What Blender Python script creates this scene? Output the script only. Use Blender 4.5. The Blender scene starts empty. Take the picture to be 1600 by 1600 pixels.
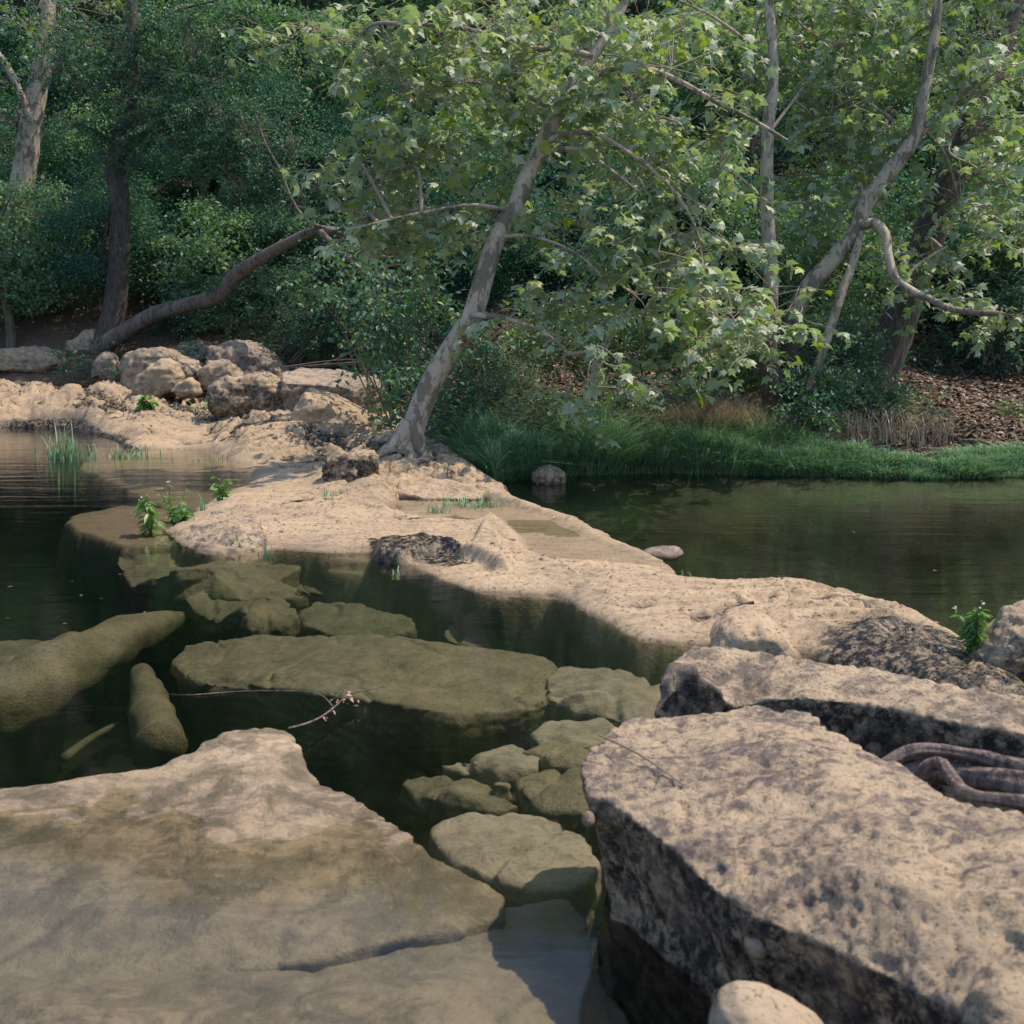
import bpy, bmesh, math, random
import numpy as np
from mathutils import Vector, Matrix
from mathutils.geometry import delaunay_2d_cdt
R = math.radians
rng = np.random.default_rng(11)
random.seed(11)
S = bpy.context.scene
COL = S.collection

# ------------------------------------------------------------------ camera, sky, sun, exposure
FPX, CZ, PITCH = 1900.0, 1.5, R(8.4)
cam_d = bpy.data.cameras.new("camera")
cam = bpy.data.objects.new("camera", cam_d); COL.objects.link(cam); S.camera = cam
cam.location = (0, 0, CZ); cam.rotation_euler = (R(90) - PITCH, 0, 0)
cam_d.sensor_width = 36; cam_d.lens = 36 * FPX / 1600
cam_d.clip_start = 0.05; cam_d.clip_end = 500
cam_d.dof.use_dof = True; cam_d.dof.focus_distance = 12.5; cam_d.dof.aperture_fstop = 7.0

SUN_EL, SUN_DIR = R(61), Vector((0.85, 0.10))
az = math.atan2(SUN_DIR.x, SUN_DIR.y)            # from +Y towards +X
W = bpy.data.worlds.new("World"); S.world = W; W.use_nodes = True
wn = W.node_tree; bg = wn.nodes["Background"]
sky = wn.nodes.new("ShaderNodeTexSky"); sky.sky_type = 'NISHITA'; sky.sun_disc = False
sky.sun_elevation = SUN_EL; sky.sun_rotation = az; sky.air_density = 1.2; sky.dust_density = 1.5
wn.links.new(sky.outputs[0], bg.inputs[0]); bg.inputs[1].default_value = 0.15
sl = bpy.data.lights.new("sun", 'SUN'); sun = bpy.data.objects.new("sun", sl); COL.objects.link(sun)
sl.energy = 3.6; sl.angle = R(0.53); sl.color = (1.0, 0.82, 0.60)
sv = Vector((math.sin(az) * math.cos(SUN_EL), math.cos(az) * math.cos(SUN_EL), math.sin(SUN_EL)))
sun.rotation_euler = sv.to_track_quat('Z', 'Y').to_euler()
sun.location = (6, 6, 14)
S.view_settings.view_transform = 'Standard'; S.view_settings.look = 'None'
S.view_settings.exposure = 0.27; S.view_settings.gamma = 1.0; S.view_settings.use_curve_mapping = False
S.cycles.max_bounces = 8; S.cycles.transparent_max_bounces = 16
S.cycles.caustics_reflective = False; S.cycles.caustics_refractive = False
S.cycles.use_denoising = True
S.cycles.sample_clamp_indirect = 4

# ------------------------------------------------------------------ pixel <-> place helpers
cp, sp = math.cos(PITCH), math.sin(PITCH)
def ray(px, py):
    dx, dy = (px - 800) / FPX, (800 - py) / FPX
    return Vector((dx, cp + dy * sp, -sp + dy * cp))
def P(px, py, z=0.0):
    d = ray(px, py); t = (z - CZ) / d.z
    return Vector((d.x * t, d.y * t, z))
def Q(px, py, y):
    d = ray(px, py); t = y / d.y
    return Vector((d.x * t, y, CZ + d.z * t))
def PX(y): return y / FPX            # metres per photo pixel at distance y (roughly)

# ------------------------------------------------------------------ noise (vectorised gradient noise)
_perm = np.random.default_rng(5).permutation(256); _perm = np.concatenate([_perm, _perm, _perm])
_g = np.random.default_rng(6).normal(size=(256, 3)); _g /= np.linalg.norm(_g, axis=1)[:, None]
def noise(p):
    p = np.asarray(p, float); i = np.floor(p).astype(int); f = p - i; i &= 255
    u = f * f * f * (f * (f * 6 - 15) + 10); out = 0
    for dx in (0, 1):
        for dy in (0, 1):
            for dz in (0, 1):
                h = _perm[_perm[_perm[i[:, 0] + dx] + i[:, 1] + dy] + i[:, 2] + dz]
                g = _g[h]
                n = g[:, 0] * (f[:, 0] - dx) + g[:, 1] * (f[:, 1] - dy) + g[:, 2] * (f[:, 2] - dz)
                w = (u[:, 0] if dx else 1 - u[:, 0]) * (u[:, 1] if dy else 1 - u[:, 1]) * (u[:, 2] if dz else 1 - u[:, 2])
                out = out + w * n
    return out * 1.5
def fbm(p, o=4, gain=.5):
    p = np.asarray(p, float); a, s, out = 1.0, 1.0, 0
    for k in range(o):
        out = out + a * noise(p * s + k * 17.3); a *= gain; s *= 2.03
    return out
def ridged(p, o=4):
    p = np.asarray(p, float); a, s, out = 1.0, 1.0, 0
    for k in range(o):
        out = out + a * (1 - 2 * np.abs(noise(p * s + k * 11.7))); a *= .5; s *= 2.1
    return out
def sstep(x, a=0.0, b=1.0):
    t = np.clip((x - a) / (b - a), 0, 1); return t * t * (3 - 2 * t)

# ------------------------------------------------------------------ object helpers
def tag(o, label=None, cat=None, group=None, kind=None):
    if label: o['label'] = label
    if cat: o['category'] = cat
    if group: o['group'] = group
    if kind: o['kind'] = kind
    return o
def mesh_np(name, V, F, mat=None, smooth=True, attrs=None):
    """V (n,3); F list of int arrays (m,k) of equal k, or one array."""
    me = bpy.data.meshes.new(name)
    Fs = F if isinstance(F, list) else [F]
    me.vertices.add(len(V)); me.vertices.foreach_set('co', np.ascontiguousarray(V, np.float32).ravel())
    nl = sum(f.size for f in Fs); nf = sum(len(f) for f in Fs)
    me.loops.add(nl); me.polygons.add(nf)
    me.loops.foreach_set('vertex_index', np.concatenate([f.ravel() for f in Fs]).astype(np.int32))
    tot = np.concatenate([np.full(len(f), f.shape[1]) for f in Fs])
    st = np.concatenate([[0], np.cumsum(tot)[:-1]])
    me.polygons.foreach_set('loop_start', st.astype(np.int32))
    me.update(calc_edges=True)
    me.polygons.foreach_set('use_smooth', np.full(nf, smooth))
    if attrs:
        for k, v in attrs.items():
            at = me.attributes.new(k, 'FLOAT', 'POINT'); at.data.foreach_set('value', np.asarray(v, np.float32))
    if mat: me.materials.append(mat)
    me.update()
    return me
def link(name, me, parent=None, loc=(0, 0, 0)):
    o = bpy.data.objects.new(name, me); COL.objects.link(o); o.location = loc
    if parent: o.parent = parent
    return o
def empty(name, loc=(0, 0, 0)):
    o = bpy.data.objects.new(name, None); COL.objects.link(o); o.location = loc
    o.empty_display_size = .2
    return o

# ------------------------------------------------------------------ materials
class NT:
    def __init__(s, name):
        s.m = bpy.data.materials.new(name); s.m.use_nodes = True; s.t = s.m.node_tree
        s.t.nodes.clear(); s.out = s.t.nodes.new('ShaderNodeOutputMaterial')
    def n(s, typ, **kw):
        nd = s.t.nodes.new('ShaderNode' + typ)
        for k, v in kw.items():
            if k.startswith('_'): setattr(nd, k[1:], v)
        for k, v in kw.items():
            if not k.startswith('_'):
                k2 = int(k[1:]) if k[0] == 'i' and k[1:].isdigit() else k.replace('__', ' ')
                s.put(nd.inputs[k2], v)
        return nd
    def put(s, sock, v):
        if isinstance(v, bpy.types.NodeSocket): s.t.links.new(v, sock)
        elif isinstance(v, bpy.types.Node): s.t.links.new(v.outputs[0], sock)
        else:
            if isinstance(v, tuple) and len(v) == 3 and sock.type == 'RGBA': v = (*v, 1)
            sock.default_value = v
    def ramp(s, fac, stops, interp='LINEAR'):
        r = s.n('ValToRGB', Fac=fac); cr = r.color_ramp; cr.interpolation = interp
        while len(cr.elements) < len(stops): cr.elements.new(0.5)
        for e, (p, c) in zip(cr.elements, stops):
            e.position = p; e.color = (c, c, c, 1) if not isinstance(c, tuple) else (*c, 1)
        return r.outputs[0]
    def mix(s, f, a, b, blend='MIX'):
        return s.n('MixRGB', _blend_type=blend, Fac=f, Color1=a, Color2=b).outputs[0]
    def math(s, op, a, b=0.0, clamp=False):
        return s.n('Math', _operation=op, _use_clamp=clamp, i0=a, i1=b).outputs[0]
    def noise(s, vec, scale, detail=4, rough=.55, dist=0.0):
        return s.n('TexNoise', Vector=vec, Scale=scale, Detail=detail, Roughness=rough, Distortion=dist).outputs[0]

def limestone(name, base=(.44, .345, .255), dark=(.13, .115, .105), speck=.5, scale=1.0, algae=True, wet=0.04, bump=.6, spots=.62, stain_shade_attr=True, streak=0.0, stain_shade_fill=0.0, pitk=.9, patchcol=None, wet_dark=0, stain_shade_col=(.035, .033, .034), darkbias=0.0):
    """limestone: pale warm rock with grey weathering, pits; algae below the waterline, a wet band at it"""
    k = NT(name)
    pos = k.n('NewGeometry').outputs['Position']
    sep = k.n('SeparateXYZ', Vector=pos)
    big = k.noise(pos, 1.3 * scale, 5, .6); mid = k.noise(pos, 7 * scale, 6, .65, .4); fine = k.noise(pos, 45 * scale, 5, .7)
    c = k.mix(k.ramp(big, [(.35, 0.0), (.7, 1.0)]), base, tuple(x * y for x, y in zip(base, (.80, .80, .83))))
    c = k.mix(k.math('MULTIPLY', k.ramp(k.math('ADD', mid, k.math('MULTIPLY', k.math('SUBTRACT', big, .5), .45)), [(spots - .10, 0.0), (spots + .05, 1.0)]), speck), c, dark)
    if streak:
        smp = k.n('Mapping', Vector=pos); smp.inputs['Scale'].default_value = (.5, 2.6, 1.5); smp.inputs['Rotation'].default_value = (0, 0, .22)
        sn = k.noise(smp.outputs[0], 5, 7, .72, .5)
        c = k.mix(k.math('MULTIPLY', k.ramp(sn, [(.50, 0.0), (.60, 1.0)]), streak), c, tuple(x * .55 for x in base))
    patch = k.noise(pos, 2.6 * scale, 6, .75, .8)
    c = k.mix(k.math('MULTIPLY', k.ramp(patch, [(.56 - darkbias, 0.0), (.66 - darkbias, 1.0)]), speck * .8), c, patchcol or tuple(x * 1.35 for x in dark))
    pits = k.ramp(fine, [(.30, 1.0), (.42, 0.0)])
    c = k.mix(k.math('MULTIPLY', pits, speck * pitk), c, tuple(x * .5 for x in dark))
    c = k.mix(k.math('MULTIPLY', k.ramp(fine, [(.6, 0.0), (.75, 1.0)]), .35), c, tuple(min(.7, x * 1.25) for x in base))
    rough = .88
    if stain_shade_attr:
        a = k.n('Attribute', _attribute_name='stain_shade').outputs['Fac']
        a2 = k.math('MULTIPLY', a, k.ramp(k.math('ADD', k.noise(pos, 20, 6, .8), k.math('MULTIPLY', k.math('SUBTRACT', a, .9), stain_shade_fill)), [(.42, 0.12), (.55, 1.0)]))
        c = k.mix(a2, c, stain_shade_col)  # mask carries real stains and painted shade alike
    if algae:
        zz = k.math('ADD', sep.outputs[2], k.math('MULTIPLY', k.math('SUBTRACT', mid, .5), .05))
        wetf = k.ramp(k.math('MULTIPLY_ADD', zz, -1.0 / max(wet, .001), True) if False else k.math('DIVIDE', k.math('SUBTRACT', wet, zz), max(wet, .001) * 1.2), [(0, 0.0), (1, 1.0)])
        c = k.mix(k.math('MULTIPLY', wetf, .7), c, k.mix(1.0, c, (.46, .45, .43), 'MULTIPLY'))
        uw = k.ramp(k.math('DIVIDE', k.math('SUBTRACT', 0.0, zz), .16), [(.0, 0.0), (.35, .35), (1, 1.0)])
        al = k.mix(k.ramp(k.noise(pos, 5, 5, .7), [(.35, 0.0), (.65, 1.0)]), (.30, .255, .175), (.15, .135, .088))
        c = k.mix(k.math('MULTIPLY', uw, .95), c, al)
        rough = k.ramp(wetf, [(0, .88), (1, .55)])
    rough = k.mix(k.math('MULTIPLY', a2, wet_dark), rough, (.22, .22, .22)) if wet_dark else rough
    hb = k.math('ADD', k.math('MULTIPLY', mid, .5), k.math('MULTIPLY', fine, .25))
    hb = k.math('SUBTRACT', hb, k.math('MULTIPLY', pits, .28 * pitk))
    b = k.n('Bump', Strength=bump, Distance=.03, Height=hb)
    pr = k.n('BsdfPrincipled', Base__Color=c, Roughness=rough, Normal=b)
    pr.inputs['Specular IOR Level'].default_value = .35
    k.put(k.out.inputs[0], pr); return k.m

def leafmat(name, c1, c2, c3, trans=.35, gloss=.06, tcol=None):
    k = NT(name)
    a = k.n('Attribute', _attribute_name='r').outputs['Fac']
    oi = k.n('ObjectInfo').outputs['Random']
    c = k.ramp(a, [(0, c1), (.5, c2), (.80, c2), (.92, c3)])
    c = k.mix(k.math('MULTIPLY', oi, .45), c, k.mix(1.0, c, (.62, .80, .82), 'MULTIPLY'))
    d = k.n('BsdfDiffuse', Color=c)
    t = k.n('BsdfTranslucent', Color=k.mix(1.0, c, tcol or (1.5, 1.7, .45), 'MULTIPLY'))
    m = k.n('MixShader', Fac=trans, i1=d, i2=t)
    g = k.n('BsdfGlossy', Color=(1, 1, 1), Roughness=.5)
    m2 = k.n('MixShader', Fac=gloss, i1=m, i2=g)
    k.put(k.out.inputs[0], m2); return k.m

def bark(name, light, darkc, mottled=True, scale=1.0, foot=None):
    k = NT(name)
    tc = k.n('NewGeometry').outputs['Position']
    mp = k.n('Mapping', Vector=tc); mp.inputs['Scale'].default_value = (1, 1, .45 if mottled else .22)
    n1 = k.noise(mp.outputs[0], 7 * scale, 4, .6, .3); n2 = k.noise(mp.outputs[0], 30 * scale, 5, .65)
    v = k.n('TexVoronoi', Vector=mp.outputs[0], Scale=9 * scale).outputs['Color']
    vb = k.n('SeparateColor', Color=v).outputs[0]
    if mottled:
        c = k.mix(k.ramp(n1, [(.50, 0.0), (.54, 1.0)]), light, tuple(x * .45 for x in light))
        c = k.mix(k.ramp(vb, [(.74, 0.0), (.78, .55)]), c, tuple(min(.75, x * 1.35) for x in light))
        c = k.mix(k.ramp(n2, [(.54, 0.0), (.66, .9)]), c, darkc)
        if foot:
            zf = k.math('ADD', k.n('SeparateXYZ', Vector=tc).outputs[2], k.math('MULTIPLY', n1, 1.2))
            c = k.mix(k.ramp(k.math('MULTIPLY', zf, .25), [((foot + .5) / 4, 1.0), ((foot + .9) / 4, 0.0)]), c, k.mix(n2, (.03, .026, .026), (.13, .11, .10)))
    else:
        c = k.mix(k.ramp(n2, [(.38, 0.0), (.62, 1.0)]), light, darkc)
        c = k.mix(k.math('MULTIPLY', k.ramp(n1, [(.45, 0.0), (.7, 1.0)]), .6), c, tuple(x * 1.5 for x in light))
    b = k.n('Bump', Strength=.35 if mottled else .9, Distance=.03, Height=n2)
    k.put(k.out.inputs[0], k.n('BsdfPrincipled', Base__Color=c, Roughness=.85, Normal=b)); return k.m

def plain(name, c, rough=.8, var=.25, scale=20):
    k = NT(name)
    pos = k.n('NewGeometry').outputs['Position']
    n = k.noise(pos, scale, 4)
    cc = k.mix(k.ramp(n, [(.35, 0.0), (.65, 1.0)]), c, tuple(x * (1 - var) for x in c))
    k.put(k.out.inputs[0], k.n('BsdfPrincipled', Base__Color=cc, Roughness=rough)); return k.m

M_ledge = limestone('limestone_ledge', stain_shade_fill=.35, wet_dark=1.0, base=(.50, .39, .275), streak=.6, speck=.45, scale=.9, spots=.64, stain_shade_col=(.014, .015, .015), bump=1.0)
M_boulder = limestone('limestone_boulder', base=(.47, .38, .28), speck=.66, scale=1.3, spots=.57)
M_rough = limestone('limestone_pitted', base=(.54, .43, .31), dark=(.14, .12, .122), speck=.9, scale=3.2, spots=.56, bump=1.0, stain_shade_col=(.03, .028, .029))
M_black = limestone('limestone_blackened', base=(.50, .40, .29), dark=(.10, .09, .09), speck=.8, scale=2.0, spots=.56, bump=1.0, stain_shade_col=(.03, .028, .029))
M_slab = limestone('limestone_wet_slab', base=(.49, .39, .28), dark=(.15, .13, .10), speck=.8, scale=1.6, spots=.56, wet=.045, bump=1.0, streak=.7, pitk=.08, patchcol=(.10, .09, .058), darkbias=.09)
M_shaderock = limestone('limestone_grey', base=(.40, .33, .27), dark=(.10, .09, .09), speck=.75, scale=1.6, spots=.56)
M_sub = limestone('submerged_rock', base=(.34, .29, .205), dark=(.13, .12, .085), streak=.8, pitk=.4, speck=.95, scale=1.6, bump=1.0, spots=.58)
M_subpale = limestone('submerged_pale_rock', base=(.36, .31, .24), dark=(.17, .155, .12), streak=.6, pitk=.4, speck=.7, scale=1.6, bump=.8, algae=False)

M_sage = leafmat('sycamore_leaf', (.26, .36, .26), (.38, .46, .34), (.34, .42, .10), trans=.33, gloss=.05, tcol=(1.2, 1.45, .6))
M_mid = leafmat('mid_leaf', (.11, .22, .155), (.18, .30, .21), (.26, .34, .10), trans=.32, gloss=.04)
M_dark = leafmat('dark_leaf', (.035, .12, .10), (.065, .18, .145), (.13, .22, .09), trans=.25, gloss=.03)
M_vine = leafmat('vine_leaf', (.065, .17, .135), (.11, .24, .18), (.16, .26, .12), trans=.28, gloss=.04)
M_grass = leafmat('grass_blade', (.14, .30, .19), (.25, .42, .27), (.44, .50, .30), trans=.25, gloss=.04, tcol=(1.1, 1.3, .7))
M_drygrass = leafmat('dry_grass', (.34, .27, .19), (.48, .39, .28), (.56, .47, .35), trans=.2, tcol=(1, 1, 1))
M_litter = leafmat('leaf_litter', (.08, .055, .045), (.17, .115, .09), (.34, .25, .20), trans=.05, tcol=(1, 1, 1))
M_bark_pale = bark('sycamore_bark', (.46, .40, .33), (.15, .125, .10))
M_bark_foot = bark('sycamore_bark_dark_foot', (.46, .40, .33), (.15, .125, .10), foot=1.6)
M_bark_dark = bark('dark_bark', (.12, .10, .095), (.04, .035, .035), mottled=False)
M_bark_grey = bark('grey_bark', (.20, .17, .15), (.07, .06, .055), mottled=False)
M_twig = plain('twig_bark', (.16, .13, .11), .85)
M_twigpale = plain('pale_twig_bark', (.36, .30, .25), .85)
M_drift = bark('driftwood', (.26, .20, .185), (.06, .045, .05), mottled=False, scale=1.4)
M_plant = leafmat('herb_leaf', (.10, .22, .06), (.16, .30, .08), (.24, .36, .10), trans=.35)
M_flower = plain('white_petals', (.75, .70, .62))

# water: a smooth surface that mirrors and lets the bed through, with a greenish body that swallows light
k = NT('creek_water')
pos = k.n('NewGeometry').outputs['Position']
mp = k.n('Mapping', Vector=pos); mp.inputs['Scale'].default_value = (.30, 1.9, 1)
w1 = k.noise(mp.outputs[0], 2.6, 3, .5, .3); w2 = k.noise(mp.outputs[0], 9, 3, .5)
yy = k.n('SeparateXYZ', Vector=pos).outputs[1]
bmp = k.n('Bump', Strength=k.ramp(k.math('MULTIPLY', yy, .05), [(.15, .02), (.30, .06), (.60, .12)]), Distance=.05, Height=k.math('ADD', w1, k.math('MULTIPLY', w2, .35)))
fr = k.n('Fresnel', IOR=1.34, Normal=bmp)
gl = k.n('BsdfGlossy', Color=(1, 1, 1), Roughness=.07, Normal=bmp)
tr = k.n('BsdfTransparent', Color=(.97, .99, .97))
k.put(k.out.inputs[0], k.n('MixShader', Fac=fr, i1=tr, i2=gl))
k.put(k.out.inputs[1], k.n('VolumeAbsorption', Color=(.60, .655, .59), Density=1.35))
M_water = k.m

# ground: silt below the waterline, dark soil and litter above
k = NT('ground_soil')
pos = k.n('NewGeometry').outputs['Position']; z = k.n('SeparateXYZ', Vector=pos).outputs[2]
n1 = k.noise(pos, 3, 6, .7); n2 = k.noise(pos, 28, 6, .7)
soil = k.mix(k.ramp(n2, [(.4, 0.0), (.62, 1.0)]), (.055, .042, .032), (.19, .135, .10))
silt = k.mix(k.ramp(n2, [(.38, 0.0), (.62, 1.0)]), (.08, .073, .066), (.19, .165, .145))
silt = k.mix(k.ramp(n1, [(.4, 0.0), (.6, 1.0)]), silt, (.075, .072, .056))
c = k.mix(k.ramp(z, [(0.0, 0.0), (.03, 1.0)]), silt, soil)
b = k.n('Bump', Strength=.7, Distance=.05, Height=n2)
k.put(k.out.inputs[0], k.n('BsdfPrincipled', Base__Color=c, Roughness=.9, Normal=b)); M_ground = k.m

# ------------------------------------------------------------------ terrain
def world_poly(pts, z=0.0):
    return np.array([P(p[0], p[1], p[2] if len(p) > 2 else z)[:2] for p in pts])
def sdf(poly, X, Y):
    """signed distance, positive inside"""
    d = np.full(X.shape, 1e9); ins = np.zeros(X.shape, bool); n = len(poly)
    for i in range(n):
        a, b = poly[i], poly[(i + 1) % n]; e = b - a
        t = np.clip(((X - a[0]) * e[0] + (Y - a[1]) * e[1]) / (e @ e + 1e-12), 0, 1)
        d = np.minimum(d, np.hypot(X - a[0] - t * e[0], Y - a[1] - t * e[1]))
        c = (a[1] > Y) != (b[1] > Y)
        with np.errstate(divide='ignore', invalid='ignore'):
            xi = a[0] + (Y - a[1]) / (b[1] - a[1] + 1e-15) * e[0]
        ins ^= c & (X < xi)
    return np.where(ins, d, -d)
bx = [(-60, 60), (-25, 30), (-9, 20.9), (-6, 20.7), (-4.5, 20.6), (-2.5, 20.3), (-1.7, 17.2), (-.9, 14.2)] + \
     [tuple(P(px, py, 0)[:2]) for px, py in ((775, 752), (850, 744), (1000, 738), (1250, 742), (1450, 748), (1600, 744))] + [(9, 12.6), (25, 13), (60, 16)]
bx.sort(); BX = np.array([b[0] for b in bx]); BY = np.array([b[1] for b in bx])
La, Lb = np.array(P(300, 700)[:2]), np.array(P(1500, 1000)[:2])
def ground_h(x, y):
    x = np.asarray(x, float); y = np.asarray(y, float)
    d = y - np.interp(x, BX, BY)
    p3 = np.stack([x, y, 0 * x], -1).reshape(-1, 3)
    n = (fbm(p3 * .8, 4)).reshape(x.shape); nf = fbm(p3 * 4, 3).reshape(x.shape)
    sl = np.interp(x, [-9, -5, -2, 0], [.58, .50, .30, .17])
    up = .08 * sstep(d, 0, .25) + sl * np.clip(d, 0, 5) + .42 * np.clip(d - 5, 0, 60) + n * .10 * sstep(d, 0, 2) + nf * .02
    side = ((x - La[0]) * (Lb[1] - La[1]) - (y - La[1]) * (Lb[0] - La[0])) / np.hypot(*(Lb - La))   # >0: near pool
    deep = np.where(side > 0, 1.15, .50); deep = .40 + .75 * sstep(side, -.6, .8)
    near = sstep(y, 4.4, 3.0) * sstep(x, -1.2, 0.1)
    deep = deep * (1 - near) + .34 * near
    edge = sstep(-d, 0, 2.0)
    dn = -deep * edge + n * .12 * edge + nf * .03 - .02
    return np.where(d > 0, up, dn)

def polar_grid(a0, a1, na, r0, r1, nr):
    A = np.linspace(a0, a1, na); Rr = r0 * (r1 / r0) ** np.linspace(0, 1, nr)
    AA, RR = np.meshgrid(A, Rr)
    idx = np.arange(na * nr).reshape(nr, na)
    F = np.stack([idx[:-1, :-1], idx[:-1, 1:], idx[1:, 1:], idx[1:, :-1]], -1).reshape(-1, 4)
    return RR * np.sin(AA), RR * np.cos(AA), F
X, Y, F = polar_grid(-1.0, 1.0, 420, 1.0, 160, 520)
Z = ground_h(X, Y)
tag(link('ground', mesh_np('ground', np.stack([X, Y, Z], -1).reshape(-1, 3), F, M_ground)), kind='structure')

# limestone ledge
MAIN = [(-60, 672), (36, 668), (120, 671), (180, 688), (200, 703), (290, 702), (330, 707), (365, 722), (400, 738), (385, 758), (325, 785), (262, 828),
        (290, 852), (350, 864), (430, 858), (500, 862), (578, 863), (585, 874), (640, 882), (690, 905), (745, 922), (860, 930), (905, 950), (950, 978), (1000, 998),
        (1080, 1006), (1160, 1012), (1260, 1024), (1360, 1050), (1500, 1080), (1620, 1090), (1560, 1045), (1500, 998), (1440, 968), (1340, 940), (1265, 918), (1150, 912), (1080, 908),
        (1052, 898), (1032, 875), (985, 852), (940, 832), (880, 802), (832, 786), (795, 776), (790, 758), (745, 737), (700, 722), (680, 700), (640, 672),
        (600, 640), (500, 620), (420, 600), (300, 596), (150, 590), (-60, 590)]
SHELF = [(150, 700), (330, 690), (700, 760), (760, 880), (600, 880), (300, 850), (200, 850), (120, 828), (112, 806), (190, 790), (272, 796), (190, 758), (128, 730)]
SHELF2 = [(600, 860), (700, 890), (860, 915), (930, 935), (1000, 1010), (960, 1000), (905, 965), (880, 940), (760, 935), (640, 905), (520, 890), (490, 875)]
WET = [(590, 783), (660, 770), (760, 778), (870, 806), (930, 836), (975, 856), (1015, 872), (1035, 893), (960, 894), (860, 886), (815, 868), (790, 836), (765, 812), (735, 826), (650, 812), (590, 800)]
TERR = [((582, 836), (660, 832), (725, 848), (745, 820), (765, 812), (790, 842), (812, 872), (800, 882), (770, 880), (735, 862), (690, 850), (640, 858), (582, 860)), .075]
ctrl = [(0, 598, .66), (60, 598, .66), (110, 600, .66), (160, 602, .62), (210, 606, .55), (20, 622, .42), (80, 622, .42), (140, 624, .42), (200, 628, .38), (36, 650, .15), (100, 646, .2), (180, 670, .10), (300, 640, .30), (300, 690, .04), (420, 650, .33), (500, 660, .30), (580, 650, .26), (640, 720, .20), (700, 750, .14),
        (780, 765, .05), (450, 730, .03), (560, 740, .10), (430, 765, .03), (520, 800, .07), (420, 800, .06), (640, 800, .03), (450, 845, .015), (560, 850, .02), (350, 820, .05), (700, 890, .03),
        (900, 905, .05), (1000, 900, .05), (900, 820, .035), (1020, 870, .03), (1100, 930, .05), (1150, 950, .07), (1300, 940, .08), (1300, 980, .09), (1430, 985, .09), (1000, 960, .04), (1080, 990, .03), (1250, 1010, .06), (1480, 1010, .04)]
cw = np.array([list(P(a, b, c)) for a, b, c in ctrl])
X, Y, F = polar_grid(-.62, .56, 720, 4.9, 26, 900)
p3 = np.stack([X, Y, 0 * X], -1).reshape(-1, 3)
wob = (fbm(p3 * 2.2, 4) * .10 + fbm(p3 * 12, 2) * .012).reshape(X.shape)
scl = np.clip(Y / 9, .5, 1.6)
sdm = sdf(world_poly(MAIN), X, Y) + wob * scl * .6
num = 0; den = 0
for cx, cy, cz in cw:
    w_ = 1 / ((X - cx) ** 2 + ((Y - cy) * .7) ** 2 + .03) ** 1.5; num = num + w_ * cz; den = den + w_
base = num / den
main = base * (1 - np.exp(-np.clip(sdm, 0, 9) / (.10 * scl))) + .004
outn = -1.3 * sstep(-sdm, -.01, .32)
Hh = np.where(sdm > 0, main, outn)
for poly, zt in ((SHELF, -.035), (SHELF2, -.10)):
    s2 = sdf(world_poly(poly, zt), X, Y) + wob * .5
    Hh = np.maximum(Hh, np.where(s2 > -.25, zt + .04 * np.tanh(s2) - .9 * sstep(-s2, 0, .3), -1.3))
st = fbm(p3 * np.array([.45, 1.1, 1]) + 3, 5, .55).reshape(X.shape)
tq = st * 3.2 + Y * 1.5; fr_ = tq - np.floor(tq); terr = np.floor(tq) - Y * 1.5 + sstep(fr_, .0, .07); riser = sstep(fr_, .24, .10)
tq2 = fbm(p3 * np.array([1.3, 3.2, 1]) + 23, 4).reshape(X.shape) * 5; fr2 = tq2 - np.floor(tq2); terr2 = np.floor(tq2) + sstep(fr2, 0, .12)
inside = sstep(sdm, .02, .35)
hi = sstep(base, .03, .12)
Hh = Hh + inside * ((.010 + .055 * hi) * (terr - st * 3.2 + .6) + (.004 + .005 * hi) * (terr2 - tq2 * .8) + .006 * hi * fbm(p3 * 3 + 9, 4).reshape(X.shape))
crack = ridged(p3 * np.array([.9, 2.0, 1]) + 40, 3).reshape(X.shape)
crk = sstep(1 - 9 * np.abs(noise(p3 * np.array([.5, 1.5, 1]) + .3 * fbm(p3 * 2.2, 3)[:, None] + 7)), .1, .8).reshape(X.shape) * sstep(fbm(p3 * .8 + 51, 2).reshape(X.shape), -.1, .1); crk2 = sstep(ridged(p3 * np.array([2.6, 6.0, 1]) + 60, 3).reshape(X.shape), 1.15, 1.45) * sstep(st, -.1, .3)
Hh = Hh - inside * (.25 + .75 * hi) * (.06 * crk + .03 * crk2)
Hh = Hh + .006 * fbm(p3 * 22, 3).reshape(X.shape) * sstep(sdm, -.3, .1)
sw = sdf(world_poly(WET), X, Y) + wob * .4
wf = sstep(sw, -.02, .12); Hh = Hh * (1 - wf) + (.002 + .008 * st) * wf
s3 = sdf(world_poly(TERR[0], .1), X, Y) + wob * .25
Hh = Hh + TERR[1] * sstep(s3, -.01, .06) * (1 + .3 * fbm(p3 * 6, 3).reshape(X.shape))
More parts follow.
